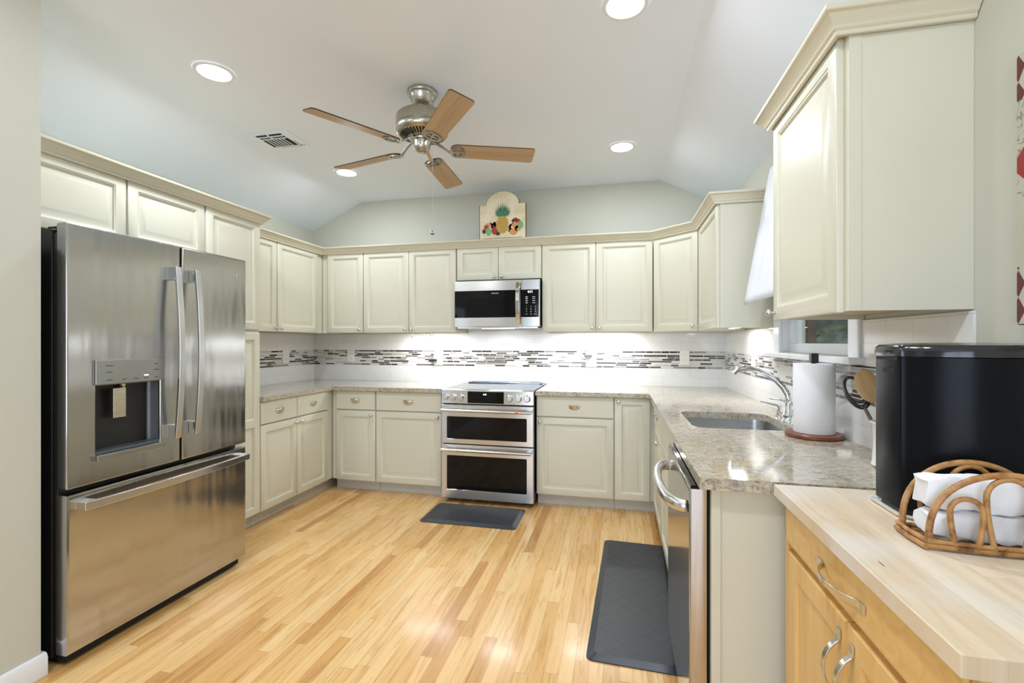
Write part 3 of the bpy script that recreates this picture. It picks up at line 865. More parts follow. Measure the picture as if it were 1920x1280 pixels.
# left door with dispenser opening: cell grid
def grid_door(par, name, xs, zs, skip, y0, y1, mats, bev):
    b = MB()
    V = {}
    def v(i, j, y):
        k = (i, j, y)
        if k not in V: V[k] = b.bm.verts.new((xs[i], y, zs[j]))
        return V[k]
    nx, nz = len(xs) - 1, len(zs) - 1
    solid = lambda i, j: 0 <= i < nx and 0 <= j < nz and (i, j) not in skip
    for i in range(nx):
        for j in range(nz):
            if not solid(i, j): continue
            b.face([v(i, j, y0), v(i + 1, j, y0), v(i + 1, j + 1, y0), v(i, j + 1, y0)])
            b.face([v(i, j + 1, y1), v(i + 1, j + 1, y1), v(i + 1, j, y1), v(i, j, y1)])
            if not solid(i - 1, j): b.face([v(i, j, y0), v(i, j + 1, y0), v(i, j + 1, y1), v(i, j, y1)])
            if not solid(i + 1, j): b.face([v(i + 1, j, y0), v(i + 1, j, y1), v(i + 1, j + 1, y1), v(i + 1, j + 1, y0)])
            if not solid(i, j - 1): b.face([v(i, j, y0), v(i, j, y1), v(i + 1, j, y1), v(i + 1, j, y0)])
            if not solid(i, j + 1): b.face([v(i, j + 1, y0), v(i + 1, j + 1, y0), v(i + 1, j + 1, y1), v(i, j + 1, y1)])
    return b.build(name, mats, par, bevel=bev, seg=3)
ld = grid_door(r, 'left_door', [0.0, 0.106, 0.386, 0.489], [0.712, 0.826, 1.122, 1.776], {(1, 1)}, 0.0, 0.055, M_STEELF, 0.006)
b = MB(); b.box(0.098, 0.394, -0.012, 0.0, 1.120, 1.224); o = b.build('dispenser_panel', M_GREYP2, ld, bevel=0.003)
for (x, z, s_) in ((0.150, 1.199, .028), (0.150, 1.172, .024), (0.150, 1.138, .024), (0.212, 1.137, .018), (0.262, 1.137, .024), (0.308, 1.137, .018), (0.356, 1.137, .016), (0.356, 1.199, .018), (0.356, 1.172, .026)):
    b = MB(); b.box(x - s_ / 2, x + s_ / 2, -0.0126, -0.012, z - .0018, z + .0018); b.build('button_print', M_TEXTD, o)
b = MB(); b.box(0.299, 0.319, -0.0128, -0.012, 1.147, 1.151); b.build('indicator_light', M_CLOCK, o)
b = MB()
# recess: back curved bowl
loops = []
for k in range(13):
    a = PI * k / 12
    x = 0.246 - 0.140 * math.cos(a); y = 0.012 + 0.075 * sn(a, 0.5)
    loops.append([(x, y, 0.826), (x, y, 1.122)])
b.rings(loops, False, False, closed=False)
b.box(0.106, 0.386, 0.012, 0.09, 1.115, 1.121); b.box(0.106, 0.386, 0.006, 0.09, 0.827, 0.838)
b.build('dispenser_recess', M_GREYP, ld, smooth=True)
b = MB(); b.box(0.098, 0.394, -0.022, 0.001, 0.803, 0.827); b.build('dispenser_tray', M_GREYP2, ld, bevel=0.003)
b = MB(); b.box(0.188, 0.242, 0.018, 0.030, 0.968, 1.098); b.build('dispenser_paddle', steel('paddle_metal', (0.62, 0.58, 0.45), 0.28, 'x', 0.2), ld, bevel=0.002)
b = MB(); b.lathe([(0.014, 0.0), (0.014, -0.012), (0.009, -0.022), (0.009, -0.028)], (0.246, 0.045, 1.120), 14); b.build('water_nozzle', M_NICKEL, ld, smooth=True)
b = MB(); b.raised(0.498, 0.908, 0.712, 1.776, 0, [(0, 0.055), (0, 0.005), (0.0015, 0.0015), (0.005, 0), (0.01, 0)])
rd = b.build('right_door', M_STEELF, r, smooth=True)
b = MB(); b.lathe([(0.0115, 0), (0.0115, -0.002), (0.009, -0.0028), (0.0005, -0.003)], (0.845, 0.0, 1.677), 24, 'y'); bd = b.build('round_badge', M_NICKEL, rd, smooth=True)
text('badge_mark', 'GE', 0.011, M_TEXTD, bd, (0.845, -0.0032, 1.677))
def vhandle(par, x):
    b = MB()
    z0, z1 = 0.835, 1.665
    pts = [(x, -0.040 - 0.026 * math.sin(PI * k / 20), z0 + (z1 - z0) * k / 20) for k in range(21)]
    b.ribbon(pts, (1, 0, 0), 0.030, 0.014)
    h = b.build('handle', M_STEELH, par, bevel=0.003)
    for z in (z0 + 0.032, z1 - 0.032):
        b = MB(); b.box(x - 0.014, x + 0.014, -0.040, 0.0, z - 0.032, z + 0.032); b.build('handle_bracket', M_CHROME, h, bevel=0.003)
vhandle(ld, 0.440); vhandle(rd, 0.548)
b = MB(); b.raised(0.0, 0.908, 0.056, 0.690, 0, [(0, 0.055), (0, 0.005), (0.0015, 0.0015), (0.005, 0), (0.01, 0)])
fd = b.build('freezer_drawer', M_STEELF, r, smooth=True)
b = MB()
x0, x1 = 0.035, 0.888
pts = [(x0 + (x1 - x0) * k / 20, -0.040 - 0.022 * math.sin(PI * k / 20), 0.640) for k in range(21)]
b.ribbon(pts, (0, 0, 1), 0.034, 0.014)
h = b.build('handle', M_STEELH, fd, bevel=0.003)
for x in (x0 + 0.025, x1 - 0.025):
    b = MB(); b.box(x - 0.025, x + 0.025, -0.040, 0.0, 0.624, 0.656); b.build('handle_bracket', M_CHROME, h, bevel=0.003)

# ---------------------------------------------------------------- range
r = thing('range', 'stainless double-oven slide-in electric range under the microwave', 'oven', (-1.397, 3.553, 0))
RW = 0.757
b = MB(); b.box(0.004, RW - 0.004, 0.035, 0.66, 0.04, 0.900); b.box(0.05, 0.1, 0.1, 0.6, 0, 0.04); b.box(0.65, 0.7, 0.1, 0.6, 0, 0.04); b.build('body', M_FRSIDE, r)
b = MB(); b.box(0.001, RW - 0.001, 0.040, 0.69, 0.9145, 0.921); b.build('cooktop', M_COOK, r, bevel=0.002)
b = MB(); b.prism([(0.0, 0.806), (0.045, 0.806), (0.045, 0.9205), (0.020, 0.9205), (0.006, 0.914)], 0, RW, 'x')
cp = b.build('control_panel', M_STEEL, r, bevel=0.002)
b = MB(); b.box(0.222, 0.520, -0.002, 0.02, 0.812, 0.905); cp2 = b.build('display', M_BLACK, cp, bevel=0.001)
text('clock_digits', '4:12', 0.016, M_CLOCK, cp2, (0.365, -0.0025, 0.883))
for x in (0.040, 0.105, 0.170, 0.570, 0.640, 0.708):
    b = MB(); b.lathe([(0.029, 0.006), (0.029, -0.004), (0.026, -0.007), (0.023, -0.008), (0.022, -0.026), (0.019, -0.030), (0.0005, -0.030)], (x, 0, 0.857), 24, 'y')
    b.box(x - 0.004, x + 0.004, -0.034, -0.028, 0.840, 0.874)
    b.build('knob', M_NICKEL, cp, smooth=True)
def oven_door(z0, z1, w0, w1, hz, nm):
    b = MB()
    b.raised(0.0, RW, z0, z1, 0, [(0, 0.035), (0, 0.003), (0.003, 0)] + [((0.045, 0.052, w0 - z0, z1 - w1), 0), ((0.048, 0.055, w0 - z0 + .003, z1 - w1 + .003), 0.004), ((0.05, 0.057, w0 - z0 + .005, z1 - w1 + .005), 0.004)])
    d = b.build(nm, M_STEEL, r, smooth=True)
    b = MB(); b.prism(rr_pts(0.047, RW - 0.054, w0 + 0.002, w1 - 0.002, 0.012, 4), 0.0015, 0.006, 'y'); b.build('oven_window', M_BLACK, d)
    b = MB(); b.tube([(0.012, -0.045, hz), (RW - 0.012, -0.045, hz)], 0.0125, 16)
    h = b.build('handle', M_STEELH, d, smooth=True)
    for x in (0.032, RW - 0.032):
        b = MB(); b.box(x - 0.018, x + 0.018, -0.05, 0.0, hz - 0.013, hz + 0.013); b.build('handle_bracket', M_STEELH, h, bevel=0.004)
    return h
h = oven_door(0.482, 0.796, 0.520, 0.702, 0.755, 'upper_oven_door')
b = MB(); b.lathe([(0.0128, 0), (0.0131, 0.0005), (0.0131, 0.0275), (0.0128, 0.028)], (0.622, -0.045, 0.755), 16, 'x'); b.build('copper_band', M_COPPER, h, smooth=True)
oven_door(0.042, 0.474, 0.112, 0.388, 0.438, 'lower_oven_door')
b = MB(); b.box(0.01, RW - 0.01, 0.02, 0.05, 0.796, 0.806); b.box(0.01, RW - 0.01, 0.02, 0.05, 0.474, 0.482); b.build('door_gap', M_DARK, r)
# rear vent strip with slots
b = MB(); b.prism(rr_pts(0.03, 0.727, 0.585, 0.665, 0.02, 4), 0.921, 0.932, 'z'); v_ = b.build('rear_vent', mat('vent_blue_grey', (0.45, 0.50, 0.60), 0.2, 0.9), r, bevel=0.003)
b = MB()
for (a, c) in ((0.05, 0.135), (0.15, 0.245), (0.262, 0.298), (0.315, 0.425), (0.44, 0.48), (0.50, 0.595), (0.612, 0.705)):
    b.box(a, c, 0.597, 0.617, 0.9322, 0.9328); b.box(a, c, 0.633, 0.653, 0.9322, 0.9328)
b.build('vent_slot', M_BLACK, v_)

# ---------------------------------------------------------------- microwave
r = thing('microwave', 'stainless over-the-range microwave mounted between the upper cabinets', 'microwave', (-1.392, 3.848, 1.430))
MW, MH = 0.752, 0.398
b = MB(); b.box(0.004, MW - 0.004, 0.035, 0.395, 0.004, MH - 0.002); b.build('body', M_BLACKP, r)
b = MB(); b.raised(0, 0.598, 0.0, MH, 0, [(0, 0.035), (0, 0.003), (0.003, 0), (0.006, 0)])
d = b.build('door', M_STEEL, r, smooth=True)
b = MB(); b.box(0.002, 0.548, -0.0015, 0.004, 0.080, 0.312); g = b.build('door_glass', M_BLACK, d)
b = MB(); b.box(0.112, 0.505, -0.0022, -0.0015, 0.098, 0.252); b.build('inner_window', mat('smoked_inner_glass', (0.003, 0.004, 0.004), 0.07, Specular_IOR_Level=0.18), g)
text('brand_print', 'FRIGIDAIRE', 0.0125, M_TEXTW, g, (0.365, -0.0022, 0.286))
b = MB()
pts = [(0.572, -0.030 - 0.022 * math.sin(PI * k / 16), 0.022 + 0.352 * k / 16) for k in range(17)]
b.ribbon(pts, (1, 0, 0), 0.034, 0.012)
h = b.build('handle', M_CHROME, d, bevel=0.003)
for z in (0.05, 0.346):
    b = MB(); b.box(0.562, 0.582, -0.036, 0.0, z - 0.012, z + 0.012); b.build('handle_bracket', M_CHROME, h, bevel=0.002)
b = MB(); b.raised(0.601, MW, 0.0, MH, 0, [(0, 0.035), (0, 0.003), (0.003, 0), (0.006, 0)]); cp = b.build('control_column', M_STEEL, r, smooth=True)
b = MB(); b.box(0.590, 0.745, -0.0015, 0.003, 0.080, 0.312); kp = b.build('keypad', M_BLACK, cp)
text('clock_digits', '4:11', 0.026, M_CLOCK, kp, (0.672, -0.002, 0.293))
rows = [('1', '2', '3'), ('4', '5', '6'), ('7', '8', '9'), ('STOP', '0', 'START')]
for j, rw_ in enumerate(rows):
    for i, ch in enumerate(rw_):
        text('key_print', ch, 0.016 if len(ch) == 1 else 0.009, M_TEXTW, kp, (0.640 + i * 0.038, -0.002, 0.168 - j * 0.021))
for z in (0.25, 0.235, 0.218, 0.20):
    b = MB(); b.box(0.632, 0.650, -0.002, -0.0015, z - 0.003, z + 0.003); b.build('button_print', M_TEXTW, kp)
    b = MB(); b.box(0.690, 0.714, -0.002, -0.0015, z - 0.002, z + 0.002); b.build('button_print', M_TEXTW, kp)
b = MB(); b.box(0.02, MW - 0.02, 0.02, 0.36, -0.012, 0.004); b.build('vent_base', M_NICKEL, r, bevel=0.002)
b = MB(); b.box(0.24, 0.52, 0.03, 0.085, -0.0135, -0.012); b.build('task_light_lens', M_LED, r)
area_light('microwave_task_light', (0.38, 0.10, -0.022), (0, 0, 0), 0.28, 0.05, 2.5, (0.95, 0.99, 1.05), parent=r)

# ---------------------------------------------------------------- dishwasher
r = thing('dishwasher', 'stainless dishwasher with curved handle at the end of the right counter', 'dishwasher', (0.206, 2.065, 0), RF)
DW = 0.606
b = MB(); b.raised(0, DW, 0.10, 0.866, 0, [(0, 0.048), (0, 0.006), (0.002, 0.002), (0.006, 0), (0.012, 0)]); d = b.build('door', M_STEELD, r, smooth=True)
b = MB(); b.box(0.002, DW - 0.002, 0.004, 0.044, 0.8665, 0.876); b.build('control_strip', M_BLACK, d)
b = MB(); b.box(0.006, DW - 0.016, 0.054, 0.60, 0.10, 0.872); b.build('tub', M_DARK, r)
b = MB(); b.box(0.006, DW - 0.016, 0.10, 0.13, 0.0, 0.10); b.build('toe_kick', M_BLACKP, r)
b = MB()
pts = []
for k in range(25):
    a = PI * k / 24
    pts.append((DW / 2 - 0.245 * math.cos(a), -0.004 - 0.060 * sn(a, 0.75), 0.795))
b.tube(pts, [0.016 + 0.0 * k for k in range(25)], 14)
for v in b.bm.verts: v.co.z = 0.795 + (v.co.z - 0.795) * 1.25
b.build('handle', M_STEELH, d, smooth=True)

# ---------------------------------------------------------------- floor mats
def floor_mat(name, label, cx_, cy_, w_, l_, rot, m):
    r = thing(name, label, 'mat', (cx_, cy_, 0.001), rot)
    b = MB()
    def lp(ins, z, rad): return [(x, y, z) for x, y in rr_pts(-w_ / 2 + ins, w_ / 2 - ins, -l_ / 2 + ins, l_ / 2 - ins, rad, 5)]
    b.rings([lp(0, 0, 0.03), lp(0.0, 0.004, 0.03), lp(0.030, 0.0165, 0.02)], True, False)
    b.build('mat_border', M_MATE, r)
    b = MB(); b.rings([lp(0.030, 0.0155, 0.02), lp(0.0302, 0.0165, 0.02)], True, True); b.build('mat_surface', m, r)
floor_mat('floor_mat', 'long dark rubber mat with quatrefoil pattern in front of the sink', 0.085, 2.508, 0.385, 1.19, math.radians(-2.2), M_MAT1)
floor_mat('floor_mat', 'short plain black rubber mat in front of the range', -1.050, 3.330, 0.715, 0.395, 0, M_MAT2)

# ---------------------------------------------------------------- ceiling fan
FX, FY = -1.077, 2.447
r = thing('ceiling_fan', 'five-blade brushed nickel ceiling fan with light wood blades', 'ceiling fan', (FX, FY, CZ))
b = MB(); b.lathe([(0.001, -0.001), (0.078, -0.001), (0.084, -0.006), (0.084, -0.020), (0.080, -0.026), (0.074, -0.030), (0.070, -0.045), (0.060, -0.068), (0.045, -0.085), (0.040, -0.088), (0.036, -0.098), (0.018, -0.102), (0.016, -0.098)], (0, 0, 0), 40); b.build('canopy', M_FANM, r, smooth=True)
b = MB(); b.lathe([(0.0125, -0.095), (0.0125, -0.15)], (0, 0, 0), 20); b.build('downrod', M_FANM, r, smooth=True)
b = MB(); b.lathe([(0.014, -0.126), (0.10, -0.130), (0.130, -0.138), (0.143, -0.150), (0.146, -0.165), (0.146, -0.205), (0.1425, -0.208), (0.1425, -0.212), (0.146, -0.215), (0.146, -0.232), (0.138, -0.246), (0.128, -0.252), (0.075, -0.268), (0.072, -0.266)], (0, 0, 0), 48); mo = b.build('motor_housing', M_FANM, r, smooth=True)
b = MB()
for k in range(40):
    a = 2 * PI * k / 40
    c_, s_ = math.cos(a), math.sin(a)
    def P(rr_, zz, t_): return (rr_ * c_ - t_ * s_, rr_ * s_ + t_ * c_, zz)
    b.face([b.bm.verts.new(P(*q)) for q in ((0.082, -0.2675, -0.0035), (0.123, -0.2555, -0.005), (0.123, -0.2555, 0.005), (0.082, -0.2675, 0.0035))])
b.build('vent_slots', M_DARK, mo)
b = MB(); b.lathe([(0.074, -0.262), (0.074, -0.272), (0.060, -0.276), (0.058, -0.282), (0.048, -0.284), (0.046, -0.318), (0.043, -0.330), (0.030, -0.343), (0.012, -0.349), (0.001, -0.350)], (0, 0, 0), 36); b.build('switch_cup', M_FANM, r, smooth=True)
A0 = math.radians(-122.48); BZ = 2.386 - CZ; PITCH = -0.2434
for k in range(5):
    a = A0 - k * 2 * PI / 5
    # outline of blade in its own frame: x radial, y tangential
    R0, R1, hw0, hw1 = 0.158, 0.640, 0.056, 0.0635
    out = []
    for (cx_, cy_, a0_, rad) in ((R1 - 0.018, -hw1 + 0.018, -PI / 2, 0.018), (R1 - 0.018, hw1 - 0.018, 0, 0.018)):
        for q in range(5): 
            t_ = a0_ + PI / 2 * q / 4; out.append((cx_ + rad * math.cos(t_), cy_ + rad * math.sin(t_)))
    for (cx_, cy_, a0_, rad) in ((R0 + 0.04, hw0 - 0.04, PI / 2, 0.04), (R0 + 0.04, -hw0 + 0.04, PI, 0.04)):
        for q in range(6):
            t_ = a0_ + PI / 2 * q / 5; out.append((cx_ + rad * math.cos(t_), cy_ + rad * math.sin(t_)))
    b = MB(); b.prism(out, 0.0, 0.006, 'z')
    for f in b.bm.faces:
        f.material_index = 0 if len(f.verts) > 4 else 1
    bl = b.build('blade', [M_BLADE, M_BLADEE], r)
    bl.matrix_local = Matrix.Rotation(a, 4, 'Z') @ Matrix.Translation((0, 0, BZ)) @ Matrix.Rotation(PITCH, 4, 'X')
    # blade iron: arm with ring plate under the blade root
    b = MB()
    b.ribbon([(0.050, 0, -0.277 - BZ), (0.085, 0, -0.290 - BZ), (0.12, 0, -0.312 - BZ), (0.150, 0, -0.006), (0.175, 0, -0.006)], (0, 1, 0), 0.020, 0.007)
    b.mi = 0
    ringo = [(0.198 + 0.043 * math.cos(2 * PI * q / 24), 0.050 * math.sin(2 * PI * q / 24)) for q in range(24)]
    ringi = [(0.198 + 0.030 * math.cos(2 * PI * q / 24), 0.036 * math.sin(2 * PI * q / 24)) for q in range(24)]
    b.rings([[(p[0], p[1], -0.0075) for p in ringo], [(p[0], p[1], -0.0075) for p in ringi], [(p[0], p[1], -0.0005) for p in ringi], [(p[0], p[1], -0.0005) for p in ringo], [(p[0], p[1], -0.0075) for p in ringo]], False, False)
    b.box(0.158, 0.235, -0.006, 0.006, -0.0072, -0.0005)
    b.box(0.192, 0.204, -0.045, 0.045, -0.0070, -0.0005)
    ir = b.build('blade_iron', M_FANM, bl, bevel=0.0015)
b = MB()
b.tube([(0.056, 0.012, -0.33), (0.056, 0.012, -0.79)], 0.0011, 6)
ch = b.build('pull_chain', M_NICKEL, r)
b = MB(); b.ball((0.056, 0.012, -0.80), 0.0125, 16, 10); b.build('chain_ball', mat('dark_chrome_ball', (0.35, 0.35, 0.37), 0.12, 1.0), ch, smooth=True)

# ---------------------------------------------------------------- ceiling lights
def can_light(x, y, label, power):
    r = thing('ceiling_light', label, 'ceiling light', (x, y, CZ), 0, 'recessed ceiling lights')
    b = MB(); b.lathe([(0.098, -0.0005), (0.096, -0.006), (0.078, -0.007), (0.074, -0.003)], (0, 0, 0), 36, cap=False); b.build('trim_ring', M_TRIM, r, smooth=True)
    b = MB(); b.lathe([(0.0755, -0.0035), (0.06, -0.008), (0.03, -0.0105), (0.001, -0.011)], (0, 0, 0), 36); b.build('light_lens', M_LAMP, r, smooth=True)
    area_light('light_source', (0, 0, -0.014), (0, 0, 0), 0.14, 0.14, power, (0.91, 0.98, 1.09), 'DISK', r)
can_light(-2.064, 2.031, 'lit recessed ceiling light above the refrigerator', 9.5)
can_light(0.029, 2.006, 'lit recessed ceiling light at the top edge of the photo', 9.5)
can_light(0.027, 3.464, 'lit recessed ceiling light right of the fan toward the back wall', 5.4)
can_light(-2.208, 3.477, 'lit recessed ceiling light below the left fan blades', 5.4)
can_light(-2.0, 0.55, 'added unseen recessed light near the left wall stub', 7.0)  # extra lamp out of view, added for light near the left wall
can_light(-0.3, 0.45, 'added unseen recessed light above the camera position', 11.5)  # extra lamp out of view, added to brighten the near end

# ceiling register, partly unpainted
r = thing('ceiling_vent', 'white ceiling air register with dark slots near the fan', 'vent', (-2.31, 2.815, CZ), 0)
b = MB(); b.box(-0.155, 0.155, -0.125, 0.125, -0.006, -0.0005); b.build('vent_frame', M_CEIL, r, bevel=0.002)
b = MB(); b.box(-0.115, 0.085, -0.100, 0.085, -0.0066, -0.006); bk = b.build('vent_opening', M_DARK, r)
b = MB()
b.box(-0.115, 0.085, -0.077, -0.070, -0.012, -0.0066); b.box(-0.115, 0.085, -0.045, -0.038, -0.012, -0.0066); b.box(-0.022, -0.012, -0.10, -0.045, -0.012, -0.0066)
for k in range(6):
    x = -0.085 + k * 0.026
    b.box(x, x + 0.006, -0.030, 0.085, -0.011, -0.0066)
b.build('vent_slat', M_CEIL, bk)
b = MB()
b.box(0.10, 0.104, 0.01, 0.10, -0.0066, -0.006); b.box(0.09, 0.135, 0.093, 0.097, -0.0066, -0.006); b.box(-0.06, 0.10, 0.102, 0.105, -0.0066, -0.006)
b.build('open_seam', M_DARK, r)

# ---------------------------------------------------------------- under-cabinet light bars
def light_bar(label, x, y, z, ln_, rot, power, col=(0.95, 0.99, 1.04)):
    r = thing('light_bar', label, 'under-cabinet light', (x, y, z + 0.0172), rot, 'under-cabinet light bars')
    b = MB(); b.box(-ln_ / 2, ln_ / 2, -0.02, 0.02, -0.009, -0.002); b.build('housing', M_WHITEP, r, bevel=0.0015)
    b = MB(); b.box(-ln_ / 2 + .01, ln_ / 2 - .01, -0.014, 0.014, -0.0105, -0.009); b.build('lens', M_LED, r)
    area_light('light_source', (0, 0, -0.0125), (0, 0, 0), ln_ - 0.03, 0.03, power, col, parent=r)
light_bar('thin light bar under the upper cabinet left of the microwave', -1.72, 4.07, UZ0, 0.5, 0, 3.4)
light_bar('thin light bar under the wide upper cabinet right of the microwave', -0.17, 4.07, UZ0, 0.6, 0, 4.2)
light_bar('short light bar under the narrow upper cabinet beside the sink window', 0.76, 3.28, UZ0, 0.4, PI / 2, 2.0)

# ---------------------------------------------------------------- wall outlets and adapters
def outlet(x, y, z, rotz, label, w_=0.085, h_=0.13, kind='duplex'):
    r = thing('wall_outlet', label, 'outlet' if kind == 'duplex' else 'switch', (x, y, z), rotz)
    b = MB(); b.raised(-w_ / 2, w_ / 2, -h_ / 2, h_ / 2, -0.006, [(0, 0.006), (0, 0.002), (0.002, 0), (0.004, 0)]); b.build('cover_plate', M_IVORY, r, smooth=True)
    if kind == 'duplex':
        for dz in (-0.021, 0.021):
            b = MB(); b.prism(rr_pts(-0.016, 0.016, dz - 0.014, dz + 0.014, 0.008, 4), -0.008, -0.006, 'y'); s = b.build('socket', M_IVORY, r)
            b = MB(); b.box(-0.008, -0.006, -0.0084, -0.008, dz - 0.004, dz + 0.004); b.box(0.006, 0.008, -0.0084, -0.008, dz - 0.004, dz + 0.004); b.build('slot', M_DARK, s)
    else:
        b = MB(); b.box(-0.016, 0.016, -0.010, -0.006, -0.032, 0.032); b.build('rocker', M_IVORY, r, bevel=0.002)
    return r
yo = YB - T - 0.0025
outlet(-2.648, yo, 1.160, 0, 'ivory outlet in the mosaic band near the left back corner', 0.080)
outlet(-1.700, yo, 1.150, 0, 'ivory outlet left of the range with a dark adapter plugged in', 0.098, 0.15)
outlet(-0.236, yo, 1.145, 0, 'ivory outlet right of the range with a grey adapter plugged in', 0.098, 0.14)
outlet(0.560, yo, 1.165, 0, 'ivory outlet in the mosaic band near the right back corner', 0.080)
outlet(XL + T + 0.0025, 3.825, 1.160, LF, 'ivory outlet on the left wall mosaic above the base cabinet', 0.090)
outlet(XR - T - 0.0025, 3.390, 1.165, RF, 'white switch on the right wall between corner and window', 0.085, 0.12, 'switch')
for (x, z, m_, lab, w_) in ((-1.745, 1.125, M_ADAPTD, 'dark plug-in adapter on the outlet left of the range', 0.07), (-0.262, 1.178, M_ADAPT, 'grey plug-in adapter on the outlet right of the range', 0.07)):
    r = thing('power_adapter', lab, 'adapter', (x, yo - 0.0095, z))
    b = MB(); b.box(-w_ / 2, w_ / 2, -0.040, 0.0, -0.012, 0.012); b.build('adapter_body', m_, r, bevel=0.004)
    b = MB(); b.tube([(-w_ / 2 + .004, -0.02, 0.0), (-w_ / 2 - .012, -0.02, 0.012), (-w_ / 2 - .008, -0.02, 0.05), (-w_ / 2 + .0, -0.02, 0.14), (-w_ / 2 + .002, -0.02, 1.384 - z)], 0.0016, 6); b.build('cord', M_WIRE, r, smooth=True)
b = MB()
pts = []
for k in range(60):
    t_ = k / 59
    pts.append((-1.66 - 0.22 * t_ + 0.012 * math.sin(t_ * 40), 4.02 + 0.015 * math.cos(t_ * 31), UZ0 - 0.004 - 0.024 * abs(math.sin(t_ * 13)) ** 0.8 - (0.025 if t_ > .86 else 0) * math.sin((t_ - .86) / .14 * PI)))
b.tube(pts, 0.0015, 6)
tag(b.build('loose_wire', M_WIRE, smooth=True), 'tangled thin wire hanging under the upper cabinet left of the microwave', 'wire')

# ---------------------------------------------------------------- painted pineapple board on top of the back crown
r = thing('painted_board', 'arched cream wooden board painted with pineapple and fruit on the back cabinets', 'wall decor', (-0.975, 3.905, UZ1 + 0.051), 0)
BW, SHZ, TOPZ = 0.208, 0.300, 0.415
out = [(-BW, 0.0), (-BW * 0.80, 0.006), (BW * 0.80, 0.006), (BW, 0.0), (BW, SHZ), (BW - 0.058, SHZ)]
for k in range(1, 16):
    a = PI * k / 16
    out.append(((BW - 0.058) * math.cos(a), SHZ + 0.0 + (TOPZ - SHZ) * math.sin(a)))
out += [(-BW + 0.058, SHZ), (-BW, SHZ)]
b = MB(); b.prism(out, 0.0, 0.018, 'y'); b.build('board', M_BOARDE, r)
b = MB(); b.prism([(x * 0.975, 0.004 + z * 0.984) for x, z in out], -0.0012, 0.0, 'y'); bf = b.build('painted_face', M_BOARD, r)
fm = {n_: mat('fruit_' + n_, c_, 0.6) for n_, c_ in dict(gold=(0.56, 0.38, 0.07), leafg=(0.035, 0.15, 0.085), red=(0.36, 0.035, 0.03), purple=(0.15, 0.03, 0.05), green=(0.16, 0.42, 0.18), peach=(0.62, 0.30, 0.09), dark=(0.06, 0.025, 0.03), rose=(0.40, 0.10, 0.07), leafl=(0.07, 0.24, 0.12), golds=(0.33, 0.19, 0.03)).items()}
PF = MB(); PFM = []
def disc(nm, blobs, m_, y):
    PF.mi = len(PFM); PFM.append(m_)
    for (x, z, rx, rz) in blobs:
        PF.prism([(x + rx * math.cos(2 * PI * k / 20), z + rz * math.sin(2 * PI * k / 20)) for k in range(20)], y - 0.0006, y + 0.0001, 'y')
rnd = random.Random(3)
disc('painted_grapes', [(-0.085 + rnd.uniform(-.02, .03), 0.125 + rnd.uniform(-.025, .02), .011, .011) for _ in range(16)] + [(0.075 + 0.03 * t_ / 20 * (1 if t_ > 10 else -1) + rnd.uniform(-.015, .02), 0.06 + t_ * 0.0048 + rnd.uniform(-.01, .01), .0105, .0105) for t_ in range(24)], fm['purple'], -0.0014)
disc('painted_peach', [(0.12, 0.115, .028, .034), (0.135, 0.085, .026, .026), (0.098, 0.058, .034, .028), (-0.13, 0.122, .024, .022)], fm['peach'], -0.0017)
disc('painted_apple', [(-0.066, 0.075, .032, .034), (0.135, 0.150, .023, .017), (0.115, 0.165, .017, .013), (-0.145, 0.108, .02, .02)], fm['red'], -0.0020)
disc('painted_plum', [(-0.040, 0.050, .020, .019), (-0.165, 0.072, .017, .020)], fm['dark'], -0.0022)
disc('painted_lime', [(-0.124, 0.068, .024, .034), (0.160, 0.115, .023, .034)], fm['green'], -0.0023)
disc('painted_pineapple', [(0.0, 0.125, .056, .080)], fm['gold'], -0.0026)
disc('painted_pineapple_scales', [(ix * 0.0165 + (0.008 if iz % 2 else 0), 0.062 + iz * 0.0145, .0055, .0048) for iz in range(9) for ix in range(-3, 4) if ((ix * .0165 + .004) / .052) ** 2 + ((iz * .0145 - .060) / .074) ** 2 < 0.95], fm['golds'], -0.0030)
b = PF; PFM += [fm['leafg'], fm['leafl']]
for k in range(26):
    t_ = (k % 13 - 6) / 6.0
    ln_ = (0.125 - 0.055 * abs(t_)) * (1.0 if k < 13 else 0.72)
    a = t_ * (0.95 if k < 13 else 1.35)
    bx, bz = t_ * 0.016, 0.198
    tx, tz = bx + ln_ * math.sin(a), bz + ln_ * math.cos(a) * 0.98
    nx_, nz_ = math.cos(a) * 0.0075, -math.sin(a) * 0.0075
    mx, mz = bx + (tx - bx) * .4, bz + (tz - bz) * .4
    b.mi = len(PFM) - 2 + k % 2
    b.prism([(bx - nx_ * .7, bz - nz_ * .7), (mx - nx_, mz - nz_), (tx, tz), (mx + nx_, mz + nz_), (bx + nx_ * .7, bz + nz_ * .7)], -0.0030 - 0.0001 * k, -0.0025, 'y')
PF.build('painted_fruit', PFM, bf)

